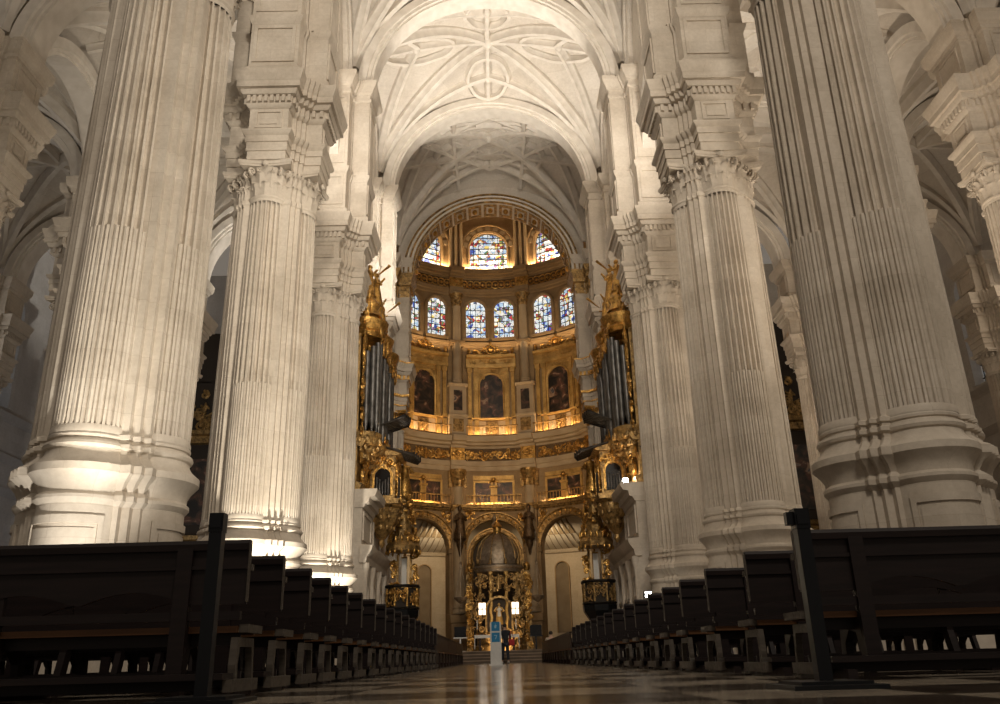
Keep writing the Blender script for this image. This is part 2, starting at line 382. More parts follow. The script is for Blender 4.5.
def entab_g():
    g = G(); stepped(g, ENTP, W_, E_)
    o = outline(W_, E_, 1.14, .15, .16, 0); n = len(o)
    for i in range(n):
        a = Vector(o[i]); b = Vector(o[(i + 1) % n]); Ld = (b - a).length; k = int(Ld / .21)
        if k < 1: continue
        t = (b - a).normalized(); nr = Vector((t.y, -t.x, 0))
        for j in range(k):
            c = a + t * (Ld * (j + .5) / k)
            q = [c - t * .06, c + t * .06, c + t * .06 + nr * .1, c - t * .06 + nr * .1]
            g.loft([[(p.x, p.y, z) for p in q] for z in (19.87, 20.14)])
    return g
ATP = [(21.07, .12), (21.45, .12), (21.52, .05), (21.6, .0), (23.55, 0), (23.62, .04), (23.75, .11), (23.92, .13), (23.96, .02), (28.5, 0), (28.55, .06), (28.7, .08), (28.72, .0), (29.0, .02), (29.06, .12), (29.25, .2), (29.45, .33), (29.6, .36), (29.75, .36), (29.78, .1)]
def frame_x(g, x, hy, z0, z1, th=.09, dep=.05):
    g.box(x, x + dep, -hy, hy, z1 - th, z1); g.box(x, x + dep, -hy, hy, z0, z0 + th); g.box(x, x + dep, -hy, -hy + th, z0 + th, z1 - th); g.box(x, x + dep, hy - th, hy, z0 + th, z1 - th)
def attic_g():
    g = G(); stepped(g, ATP, .93, 1.85)
    return g
def low_attic_g():
    g = G(); stepped(g, [(21.07, .12), (21.4, .12), (21.5, .02), (22.9, .02), (22.95, .1), (23.1, .12), (23.2, .25), (23.4, .32), (23.7, .34), (23.72, .1)], .93, 1.55)
    for k in range(4):
        h = G(); frame_x(h, 1.57, .7, 21.6, 22.8); g.join(h, Matrix.Rotation(k * PI / 2, 4, 'Z'))
    return g
def springer_g(): # block bearing the low aisle arch on the attic side
    g = G(); stepped(g, [(21.07, .1), (22.9, .1), (23.0, .18), (23.2, .28), (23.45, .4), (23.7, .42), (23.72, .2)], .93, 1.5); return g
P1 = thing('compound_pier', 'huge white fluted pier at left, nearest to the camera, its pedestal flooded with light', 'pier', (XL, ROW[0], 0), 0, 'fluted piers along the nave')
core = G(); stepped(core, COREP, .9, 1.14)
obj('core', core, STONE, P1, 30)
PED, SH, CAP, CC = pedestal_g(), shaft_g(), capital_g(), corner_cap_g()
sh0 = cap0 = ped0 = cc0 = None
for k in range(4):
    if k == 0:
        ped0 = obj('pedestal', PED, STONE, P1, 25); obj('raised_panel', ped_panel_g(), STONE, ped0, 25); sh0 = obj('fluted_shaft', SH, STONE, P1, 25); cap0 = obj('capital', CAP, STONE, P1, 40); cc0 = obj('corner_capital', CC, STONE, P1, 40)
    else:
        for o in (ped0, sh0, cap0, cc0):
            c = link_copy(o, P1); c.rotation_euler = (0, 0, k * PI / 2)
en0 = obj('entablature', entab_g(), STONE, P1, 30)
at0 = obj('attic_pillar', attic_g(), STONE, P1, 30)
for k in range(4):
    h = G(); x0, x1 = E_ + .02, E_ + .07
    h.box(x0, x1, -.5, .5, 19.5, 19.58); h.box(x0, x1, -.5, .5, 18.82, 18.9); h.box(x0, x1, -.5, -.42, 18.9, 19.5); h.box(x0, x1, .42, .5, 18.9, 19.5); h.box(x0, x1 - .02, -.32, .32, 18.99, 19.41)
    obj('frieze_panel', h, STONE, en0, 0, (0, 0, 0), k * PI / 2)
    for za, zb in ((21.75, 23.45), (24.15, 28.3)): h = G(); frame_x(h, 1.85, .8, za, zb, .13, .06); obj('panel_frame', h, STONE, at0, 0, (0, 0, 0), k * PI / 2)
KIDS = list(P1.children); LOWK = [k for k in KIDS if k is not at0]
PL = [None, 'white fluted pier at left, second from the camera, light splashed on its base', 'white fluted pier at left, third from the camera, beside the gilded organ',
      'white pier at left, fourth from the camera, mostly hidden behind the gilded organ', 'pier with gilded capital at left, beside the apse arch']
PR = ['huge dim fluted pier at right, nearest to the camera', 'white fluted pier at right, second from the camera', 'white fluted pier at right, third from the camera, beside the gilded organ',
      'white pier at right, fourth from the camera, mostly hidden behind the gilded organ', 'pier with gilded capital at right, beside the apse arch']
GS = {'capital': GOLD, 'corner_capital': GOLD}
for i in range(5):
    for X, LB in ((XL, PL), (XR, PR)):
        if LB[i] is None: continue
        t = thing('compound_pier', LB[i], 'pier', (X, ROW[i], 0), 0, 'fluted piers along the nave')
        kids_to(t, KIDS, GS if i == 4 else None)
        if i == 4:
            for nm_, pr in (('gilt_band', [(17.84, .04), (17.84, .1), (17.92, .1), (17.92, .04)]), ('gilt_band', [(18.5, .1), (18.5, .24), (18.66, .25), (18.66, .1)]), ('gilt_band', [(19.84, .1), (19.84, .24), (20.14, .24), (20.14, .1)]), ('gilt_band', [(20.95, .5), (20.95, .62), (21.05, .63), (21.05, .5)])):
                gb = G(); stepped(gb, pr, W_, E_); obj(nm_, gb, GOLD, t, 30)
low = None
AISLE = [(-20.0, 1, 'fluted aisle pier at the left edge, with a light cornice block over its capital'), (-20.0, 2, 'fluted aisle pier far back at left, seen in shade between nearer piers'),
         (-31.9, 3, 'fluted pier far back at the left edge, against the outer wall'), (20.6, 1, 'fluted aisle pier at the right edge, with a dark cornice block over its capital'),
         (20.6, 2, 'fluted aisle pier far back at right, in the gap beside the nearest pier'), (32.5, 3, 'fluted pier far back at the right edge, against the outer wall'), (20.6, 3, 'beige fluted aisle pier deep in the right aisle'), (-20., 3, 'fluted aisle pier deep in the left aisle, by the dark chapels')]
for X, r, lb in AISLE:
    t = thing('aisle_pier', lb, 'pier', (X, ROW[r], 0), 0, 'fluted piers of the side aisles')
    kids_to(t, LOWK)
    if low is None: low = obj('attic_block', low_attic_g(), STONE, t, 30)
    else: link_copy(low, t)

# ------------------------------------------------------------------ arches, vaults, walls
ARCHSEC = lambda r, w, t: [(0, -w * .72), (0, w * .72), (.12, w * .72), (.14, w * .86), (.3, w * .86), (.34, w), (t, w), (t, -w), (.34, -w), (.3, -w * .86), (.14, -w * .86), (.12, -w * .72)]
def arch_obj(name, mp, sc, hw, zs, w, t, lb, grp, m=RIBM, n=48):
    g = G(); arch_ring(g, mp, sc, hw, zs, ARCHSEC(hw, w, t), n, zs - .05)
    return tag(obj(name, g, m, None, 30), lb, 'arch', grp)
def xmap(x0, y0): return lambda s, z, d: (x0 + s, y0 + d, z)
def ymap(x0, y0): return lambda s, z, d: (x0 + d, y0 + s, z)
HS = 6.42
for i, lb in ((1, 'transverse nave arch nearest overhead, over the second pair of piers'), (2, 'broad white nave arch across the top of the view'), (3, 'second white nave arch, framing the darker vault')):
    arch_obj('transverse_arch', xmap(XC, ROW[i]), 0, HS, 29.75, .78, .8, lb, 'transverse arches of the nave')
side = [(-1, 'left', XL), (1, 'right', XR)]
for sg, nm, X in side:
    xo = -20. if sg < 0 else 20.6; xo2 = -31.9 if sg < 0 else 32.5
    for i in (1, 2, 3):
        w_ = ['', 'second', 'third', 'fourth'][i]
        hw = abs(xo - X) / 2 - 1.75
        arch_obj('aisle_arch', xmap((X + xo) / 2, ROW[i]), 0, hw, 23.7, .8, .8, f'white arch over the {nm} aisle, springing from the {w_} nave pier', 'arches across the inner aisles', n=32)
        arch_obj('aisle_arch', xmap((xo2 + xo) / 2, ROW[i]), 0, hw, 23.7, .8, .8, f'white arch across the outer {nm} aisle, in the {w_} row of piers', 'arches across the outer aisles', n=32)
    for i in (1, 2):
        arch_obj('arcade_arch', ymap(xo, ROW[i] + 5.27), 0, 3.55, 23.7, .8, .8, f'arch between {nm} aisle piers, ' + ['', 'nearer of two', 'farther of two'][i], 'arches between the aisle piers', n=24)
def bay_vault(cx, cy, a, b, z0, H, dome, kind, detail=2, proto={}):
    key = (round(a, 2), round(b, 2), round(H, 2), kind)
    if key in proto:
        src = proto[key]; c = src.copy(); C.objects.link(c); c.location = (cx, cy, z0)
        for ch in list(src.children): link_copy(ch, c)
        return c
    def vz(u, v, off=0):
        m = min(abs(u), abs(v)); m = min(m, 1)
        return H * sqrt(max(0, 1 - m * m)) + dome * (1 - u * u) * (1 - v * v)
    g = G(); n = 36
    def f(p, q):
        u = sin((p - .5) * PI) ; v = sin((q - .5) * PI)
        return (u * a, v * b, vz(u, v))
    g.grid(f, n, n)
    sh = struct(obj('ceiling', g, VAULT, None, 50, (cx, cy, z0)))
    sec = [(-.24, -.12), (-.24, .1), (-.17, .18), (-.12, .5), (.12, .5), (.17, .18), (.24, .1), (.24, -.12)]
    def rib(path, k=1., closed=False, name='rib'):
        P = [Vector((u * a, v * b, vz(u, v))) for u, v in path]
        gg = G(); gg.sweep(P, [(x * k, y * k) for x, y in sec], lambda p: Vector((-p.x, -p.y, .5 - p.z)) if True else None, closed)
        o = obj(name, gg, RIBM, sh, 35); return o
    def line(p, q, n=16):
        return [(sin(asn(p[0]) + (asn(q[0]) - asn(p[0])) * i / n), sin(asn(p[1]) + (asn(q[1]) - asn(p[1])) * i / n)) for i in range(n + 1)]
    asn = lambda x: math.asin(max(-1, min(1, x)))
    e = .97
    for sx in (-1, 1):
        for sy in (-1, 1):
            rib([(sx * e * sin(PI / 2 * i / 18), sy * e * sin(PI / 2 * i / 18)) for i in range(18, -1, -1)], 1.15)
            if detail:
                def tier(bu, bv):
                    P = []
                    for i in range(19):
                        t = i / 18; P.append((sx * e + (bu - sx * e) * t, sy * e + (bv - sy * e) * t))
                    return [(sin(x * PI / 2) if False else x, y) for x, y in P]
                rib(tier(0, sy * .58)); rib(tier(sx * .58, 0))
            else:
                rib([(sx * e + (0 - sx * e) * i / 16, sy * e + (sy * .58 - sy * e) * i / 16) for i in range(17)]); rib([(sx * e + (sx * .58 - sx * e) * i / 16, sy * e - sy * e * i / 16) for i in range(17)])
    if kind == 'star':
        for (ux, vx) in ((1, 0), (-1, 0), (0, 1), (0, -1)):
            rib([(ux * .95 * i / 10, vx * .95 * i / 10) for i in range(11)], .9)
            P = []
            for i in range(28):
                t = 2 * PI * i / 28; r = .235 * (1 + .28 * max(0, abs(cos(t)) - .55) / .45)
                ra = .58 + r * cos(t); rs = r * .95 * sin(t)
                P.append((ux * ra + vx * rs * .8, vx * ra + ux * rs * 1.0))
            rib(P, .85, True, 'ring_rib')
            bg = G(); p = Vector((ux * .58 * a, vx * .58 * b, vz(ux * .58, vx * .58) - .42)); bg.lathe([(.02, -.25), (.16, -.15), (.3, .05), (.3, .2), (.15, .3)], 12)
            bo = obj('boss', bg, RIBM, sh, 40, p)
        bg = G(); bg.lathe([(.03, -.4), (.22, -.28), (.42, 0), (.42, .2), (.2, .3)], 14); obj('boss', bg, RIBM, sh, 40, (0, 0, vz(0, 0) - .42))
    elif kind == 'net':
        for k in (.36, .66):
            rib([(k, 0), (k * .5, k * .5), (0, k), (-k * .5, k * .5), (-k, 0), (-k * .5, -k * .5), (0, -k), (k * .5, -k * .5)], .8, True, 'ring_rib')
        for sx in (-1, 1):
            for sy in (-1, 1):
                rib([(sx * .36 + 0, 0) if False else (sx * (.0 + .66 * i / 8), sy * (.66 - .66 * i / 8)) for i in range(9)], 1.)
                rib([(sx * .36 * (1 - i / 6) + sx * .33 * i / 6, sy * .93 * i / 6) for i in range(7)], 1.)
                rib([(sx * .9 * i / 6, sy * .36 * (1 - i / 6) + sy * .33 * i / 6) for i in range(7)], 1.)
                P = [(sx * (.33 + .2 * cos(2 * PI * i / 20)), sy * (.33 + .2 * sin(2 * PI * i / 20))) for i in range(20)]
                rib(P, .85, True, 'ring_rib')
        bg = G(); bg.lathe([(.03, -.3), (.2, -.2), (.4, 0), (.4, .2), (.2, .3)], 14); obj('boss', bg, RIBM, sh, 40, (0, 0, vz(0, 0) - .42))
    else:
        rib([(-.9 + 1.8 * i / 16, 0) for i in range(17)], .8); rib([(0, -.9 + 1.8 * i / 16) for i in range(17)], .8)
    proto[key] = sh
    return sh
for i in (0, 1): bay_vault(XC, ROW[i] + 5.27, 8.0, 5.27, 29.75, 7.0, 1.35, 'star')
bay_vault(XC, ROW[2] + 5.27, 8.0, 5.27, 29.75, 7.0, 1.35, 'star')
bay_vault(XC, ROW[3] + 5.27, 8.0, 5.27, 29.75, 7.0, 1.35, 'net')
for X in (-14.04, -25.95, 14.62, 26.55):
    for i in (0, 1, 2): bay_vault(X, ROW[i] + 5.27, 5.97, 5.27, 23.7, 5.0, .8, 'plain', 0)
struct(obj('floor', (lambda g: (g.box(-36, 36, -6, 90, -.3, 0), g)[1])(G()), FLOOR, None, 0))
# nave clerestory walls with their arcades
wn = 0
for sg, nm, X in side:
    xi = XC + sg * 7.95
    mpw = (lambda xi, sg: (lambda s, z, d: (xi - sg * d, s, z)))(xi, sg)       # d>0 into the nave
    for i in (0, 1, 2, 3):
        s0, s1 = ROW[i] + 1.2, ROW[i + 1] - 1.2; sc = (s0 + s1) / 2
        g = G(); arch_panel(g, mpw, s0, s1, 21.2, 29.2, sc, 3.55, 23.7, -1.2, 0, n=24)
        arch_panel(g, mpw, s0, s1, 29.2, 38.0, sc, 1.35, 32.6, -.5, 0, zb=30.2, n=16)
        arch_ring(g, mpw, sc, 3.55, 23.7, [(0, 0), (0, .12), (.5, .2), (.55, 0)], 24)
        arch_ring(g, mpw, sc, 1.35, 32.6, [(0, 0), (0, .1), (.25, .15), (.3, 0)], 16, 30.2)
        arch_ring(g, mpw, sc, 4.1, 29.75, [(0, -.05), (0, .25), (.15, .3), (.2, .15), (.45, .18), (.5, .4), (.7, .42), (.72, -.05)], 28, 29.6, 1.36)
        struct(obj(f'wall_{nm}_clerestory', g, VAULT, None, 35))
        wn += 1
        gw = G(); half_disc(gw, mpw, sc, 1.4, 32.6, 30.1, -.35); wv = struct(obj(f'window_{wn}', gw, DAYC if i == 2 and sg > 0 and False else DAYG))
        gb = G()
        for k in range(-2, 3): mbox(gb, mpw, sc + k * .45 - .03, sc + k * .45 + .03, 30.2, 33.8, -.34, -.26)
        for z in (30.9, 31.6, 32.3, 33.0): mbox(gb, mpw, sc - 1.3, sc + 1.3, z - .03, z + .03, -.34, -.27)
        obj('glazing_bars', gb, IRON, wv)
# outer aisle walls with chapels, windows and cornices
for sg, nm, mm in ((-1, 'left', COOLW), (1, 'right', WALLM)):
    xw = XC + sg * 34.2
    mpw = (lambda xw, sg: (lambda s, z, d: (xw - sg * d, s, z)))(xw, sg)
    g = G()
    for i in range(-1, 5):
        s0 = ROW[0] + 10.54 * i; s1 = s0 + 10.54; sc = (s0 + s1) / 2
        arch_panel(g, mpw, s0, s1, 0, 12.2, sc, 3.1, 6.2, -1, 0, n=20)
        arch_panel(g, mpw, s0, s1, 12.2, 30.5, sc, 1.7, 24.2, -1, 0, zb=17.5, n=16)
        arch_ring(g, mpw, sc, 3.1, 6.2, [(0, 0), (0, .15), (.4, .2), (.5, 0)], 20, 0)
        arch_ring(g, mpw, sc, 1.7, 24.2, [(0, 0), (0, .15), (.35, .2), (.45, 0)], 16, 17.5)
        for z in (11.6, 13.8, 16.6): mprof(g, mpw, s0, s1, [(z, 0), (z + .1, .15), (z + .5, .45), (z + .65, 0)])
        wn += 1
        gw = G(); half_disc(gw, mpw, sc, 1.8, 24.2, 17.3, -.6); wv = struct(obj(f'window_{wn}', gw, DAYG))
        gb = G()
        for k in range(-3, 4): mbox(gb, mpw, sc + k * .5 - .03, sc + k * .5 + .03, 17.5, 25.6, -.58, -.5)
        for z in range(18, 26): mbox(gb, mpw, sc - 1.7, sc + 1.7, z - .03, z + .03, -.58, -.5)
        obj('glazing_bars', gb, IRON, wv)
        if i in (1, 2, 3):
            t = thing('chapel_retable', f'dark gilded chapel altarpiece in the {nm} outer wall, ' + ['', 'nearest of three', 'middle of three', 'farthest of three'][i], 'altarpiece', (xw, sc, 0), 0, 'gilded retables in the side chapels')
            mq = (lambda sg: (lambda s, z, d: (-sg * (d - .9), s, z)))(sg)
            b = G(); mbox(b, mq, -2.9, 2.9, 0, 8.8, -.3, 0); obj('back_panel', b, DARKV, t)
            b = G()
            for s in (-2.3, -.9, .9, 2.3): b.tube([mq(s, .9 + .5 * k, .22 + .05 * cos(k * 2.)) for k in range(11)], .13, 6)
            obj('columns_carving', b, BROWNGOLD, t).name = 'twisted_columns'
            b = G(); mprof(b, mq, -2.8, 2.8, [(6, 0), (6.1, .3), (6.5, .5), (6.6, 0)]); mprof(b, mq, -2.8, 2.8, [(.5, 0), (.6, .5), (.8, .5), (.9, 0)]); carve(b, mq, -2.2, 2.2, 6.8, 8.3, .1, 26, 5 + i, .3); obj('carved_frame', b, BROWNGOLD, t)
            b = G(); mbox(b, mq, -.7, .7, 1.3, 5.4, 0, .05); obj('painting', b, PAINT, t)
    struct(obj(f'wall_{nm}', g, mm, None, 35))
# end walls of the aisles
for sg, nm, mm in ((-1, 'left', COOLW), (1, 'right', WALLM)):
    xa, xb = (XC - 34.2, XC - 9.6) if sg < 0 else (XC + 9.6, XC + 34.2)
    g = G(); mp = xmap(0, 63.); g.box(xa, xb, 63, 63.6, 0, 31)
    for z in (11.6, 13.8, 16.6): mprof(g, lambda s, z_, d: (s, 63 - d, z_), xa, xb, [(z, 0), (z + .1, .15), (z + .5, .45), (z + .65, 0)])
    struct(obj(f'wall_{nm}_end', g, mm, None, 35))

for sg, nm, xa in ((-1, 'left', -22.2), (1, 'right', 24.)):
    t = thing('aisle_altarpiece', f'tall dark gilded altarpiece at the far end of the {nm} aisle', 'altarpiece', (xa, 62.9, 0), 0, 'altarpieces closing the aisles')
    mq = lambda s, z, d: (s, -d, z)
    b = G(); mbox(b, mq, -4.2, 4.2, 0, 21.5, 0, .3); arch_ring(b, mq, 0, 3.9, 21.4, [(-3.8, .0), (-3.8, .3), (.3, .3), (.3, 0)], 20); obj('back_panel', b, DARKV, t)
    for s_ in (-3.6, -1.6, 1.6, 3.6):
        for z0, z1 in ((1.5, 8.2), (9.6, 16.2)):
            b = G(); b.tube([mq(s_ + .06 * cos(k * 1.9), z0 + (z1 - z0) * k / 16, .6 + .06 * sin(k * 1.9)) for k in range(17)], .22, 7); obj('twisted_column', b, BROWNGOLD, t, 50)
    for z in (1.0, 8.3, 16.3): b = G(); mprof(b, mq, -4.3, 4.3, [(z, 0), (z + .1, .7), (z + .6, .8), (z + .7, 1.1), (z + 1.0, 1.2), (z + 1.1, 0)]); obj('gilt_cornice', b, BROWNGOLD, t, 30)
    for z0, z1 in ((2.4, 7.6), (10.2, 15.2)): b = G(); mbox(b, mq, -1.1, 1.1, z0, z1, .3, .36); obj('painting', b, PAINT, t)
    b = G()
    for z0, z1 in ((2., 8.), (9.6, 16.)): carve(b, mq, -3.3, -1.9, z0, z1, .36, 34, 401, .35, .08); carve(b, mq, 1.9, 3.3, z0, z1, .36, 34, 402, .35, .08)
    carve(b, mq, -2.6, 2.6, 17.6, 20.6, .4, 60, 403, .45, .1); obj('carving', b, BROWNGOLD, t, 50)
# ------------------------------------------------------------------ chancel arch with coffers
ga = thing('chancel_arch', 'great arch with gilded coffers opening into the apse', 'arch', (XC, ROW[4], 28.55))
mpg = lambda s, z, d: (s, d, z)
g = G(); arch_ring(g, mpg, 0, 6.12, 0, [(0, -.9), (0, 1.3), (.8, 1.3), (.8, -.75), (.62, -1.0), (.52, -1.0), (.48, -.9), (.34, -.9), (.3, -1.0), (.16, -1.0), (.12, -.92)], 56, -.05); obj('arch_ring', g, RIBM, ga, 30)
g = G()
for dr, w in ((.0, .1), (.32, .12), (.70, .1)): arch_ring(g, mpg, 0, 6.12 + dr, 0, [(0, -1.04), (0, -.9), (w, -.9), (w, -1.04)], 56)
obj('gilt_moulding', g, BROWNGOLD, ga, 30)
def soff(a, y, d): return ((6.12 - d) * cos(a), y, (6.12 - d) * sin(a))
for k in range(15):
    a = PI * (k + .5) / 15; da = PI / 15 * .42
    g = G(); ms = lambda s, z, d: soff(a + s, z, d)
    for (s0, s1, y0, y1) in ((-da, da, -.7, -.45), (-da, da, .85, 1.1), (-da, -da + .035, -.45, .85), (da - .035, da, -.45, .85)):
        mbox(g, lambda s, z, d: soff(a - s, z, d), s0, s1, y0, y1, -.02, .09, 3)
    co = obj('coffer_frame', g, BROWNGOLD, ga, 30)
    g = G(); c = soff(a, .2, .06); g.ball(c, .22, .32, .22, 8, 5); obj('rosette', g, GOLD, co)
g = G(); arch_panel(g, xmap(XC, ROW[4] + .3), -7.4, 7.4, 27.5, 38.5, 0, 6.8, 28.55, -.3, .6, n=40); struct(obj('wall_chancel', g, VAULT, None, 35))
# gilded impost blocks below it
for sg, nm, X in side:
    g = G(); h = G(); stepped(h, [(26.5, .02), (26.8, .1), (27.0, .12), (27.02, .04), (27.4, .05), (27.45, .2), (27.7, .25), (27.75, .12), (28.1, .3), (28.4, .42), (28.48, .3)], .93, 1.85)
    tag(obj('gilt_impost', h, BROWNGOLD, None, 30, (X, ROW[4], 0)), f'dark gilded impost cornice under the {nm} end of the coffered arch', 'cornice', 'gilded imposts')

# ------------------------------------------------------------------ apse rotunda
AR, AY, XA = 11.5, 65.0, .05
DEG = PI / 180; BAY = 34.2 * DEG
def ap(th, z, d): r = AR - d; return (XA + r * sin(th), AY + r * cos(th), z)
def aps(c): return lambda s, z, d: ap(c + s / AR, z, d)      # s in metres along the wall
HWB = AR * BAY / 2
CORN = lambda z, h, p: [(z, -.1), (z, .1), (z + h * .2, .15), (z + h * .25, p * .5), (z + h * .45, p * .55), (z + h * .5, p * .9), (z + h * .75, p * .95), (z + h, p), (z + h, -.1)]
bays = [-2, -1, 0, 1, 2]
g = G()
for b in bays:
    m = aps(b * BAY)
    arch_panel(g, m, -HWB, HWB, 0, 13.0, 0, 2.62, 9.6, -1.0, 0, n=28)
    mbox(g, m, -HWB, HWB, 13.0, 30.0, -.6, 0, 8)
    for s0, s1, sc in ((-HWB, 0, -1.42), (0, HWB, 1.42)):
        arch_panel(g, m, s0, s1, 30.0, 37.0, sc, .98, 33.1, -.6, 0, zb=30.05, n=16)
    arch_panel(g, m, -HWB, HWB, 37.0, 46.0, 0, 1.9, 39.9, -.7, 0, zb=37.2, n=24)
struct(obj('wall_apse', g, APSE, None, 30))
g = G(); g.lathe([(.1, 46), (AR + .3, 46), (AR + .3, 46.4), (.1, 46.4)], 40, XA, AY); struct(obj('ceiling', g, APSE))
# continuous cornices and entablatures
def ring_band(name, z, h, p, m=APSE, ress=None):
    g = G(); mprof(g, lambda s, z_, d: ap(s, z_, d), -2.5 * BAY, 2.5 * BAY, CORN(z, h, p), 80)
    for k in range(-2, 3):
        for q in (-.5, .5):
            if q < 0 and k > -2: continue
            c = (k + q) * BAY; mprof(g, aps(c), -.75, .75, [(a, d + .38 if d > 0 else d) for a, d in CORN(z, h, p)], 4)
    return g
def cornice_thing(lb, z0, z1, parts, loc=None):
    t = thing('apse_entablature', lb, 'cornice', (XA, AY, z0)); inv = lambda G_: [setattr(G_, 'V', [(x - XA, y - AY, z - z0) for x, y, z in G_.V]), G_][1]
    for nm, g, m in parts: obj(nm, inv(g), m, t, 32)
    return t
def frieze_parts(za, zb, r, d=.02, round_=False):
    g = G(); f = G()
    for b in bays[0:5]:
        m = aps(b * BAY)
        if round_:
            n = 9
            for k in range(n):
                s = -HWB + .9 + (2 * HWB - 1.8) * k / (n - 1); zc = (za + zb) / 2
                for q in range(1): g.tube([m(s + r * cos(2 * PI * i / 12), zc + r * sin(2 * PI * i / 12), .08) for i in range(12)], .07, 5, True)
                blob(g, m, s, zc, .06, r * .45, 0, 1.)
        else:
            rinceau(g, m, -HWB + .85, HWB - .85, (za + zb) / 2, r, .1, .085)
            carve(g, m, -HWB + .9, HWB - .9, za + .2, zb - .2, .08, 40, 500 + b, .26, .06)
    for k in range(-3, 3):
        m = aps((k + .5) * BAY); mbox(g, m, -.7, .7, za, zb, 0, .36); spiral(g, m, 0, (za + zb) / 2, r * .8, .42, 1, 0, .08)
        blob(g, m, .35, (za + zb) / 2, .4, .16, .6); blob(g, m, -.35, (za + zb) / 2, .4, .16, 2.4)
    return g
g1 = ring_band('', 16.7, .9, .3); g2 = ring_band('', 18.85, 1.0, 1.05)
cornice_thing('broad lower entablature of the apse with a gilded scroll frieze', 16.7, 19.9, [('architrave', g1, APSEL), ('cornice', g2, APSEL), ('frieze_ground', (lambda g: (mbox(g, lambda s_, z_, d: ap(s_, z_, d), -2.5 * BAY, 2.5 * BAY, 17.6, 18.85, -.05, .04, 80), g)[1])(G()), DARKFR), ('scroll_frieze', frieze_parts(17.6, 18.85, .5), GOLD)])
g1 = ring_band('', 34.5, .8, .25); g2 = ring_band('', 36.4, .9, .8)
cornice_thing('upper cornice of the apse with a row of roundels', 34.5, 37.4, [('architrave', g1, APSE), ('cornice', g2, APSE), ('frieze_ground', (lambda g: (mbox(g, lambda s_, z_, d: ap(s_, z_, d), -2.5 * BAY, 2.5 * BAY, 35.3, 36.4, -.05, .04, 80), g)[1])(G()), DARKFR), ('roundel_frieze', frieze_parts(35.3, 36.4, .4, round_=True), GOLD)])
g1 = ring_band('', 12.95, .5, .55, BROWNGOLD)
cornice_thing('dark gallery ledge above the three lower arches of the apse', 12.95, 13.5, [('ledge', g1, BROWNGOLD)])
g1 = ring_band('', 29.0, .5, .35)
cornice_thing('window sill course around the apse', 29.0, 29.6, [('sill', g1, APSE)])
NAMEB = {-2: 'far left', -1: 'left', 0: 'centre', 1: 'right', 2: 'far right'}
def base_at(th, z, rr=0): return Vector(ap(th, z, rr))
def loc_thing(name, lb, cat, th, z, grp=None):
    """thing standing on the apse wall: local s -> x, out of wall -> -y (towards nave)"""
    t = thing(name, lb, cat, base_at(th, z), -th, grp); return t
def lm(s, z, d): # local frame curved like the wall
    a = s / AR; return ((AR - d) * sin(a), (AR - d) * cos(a) - AR, z)
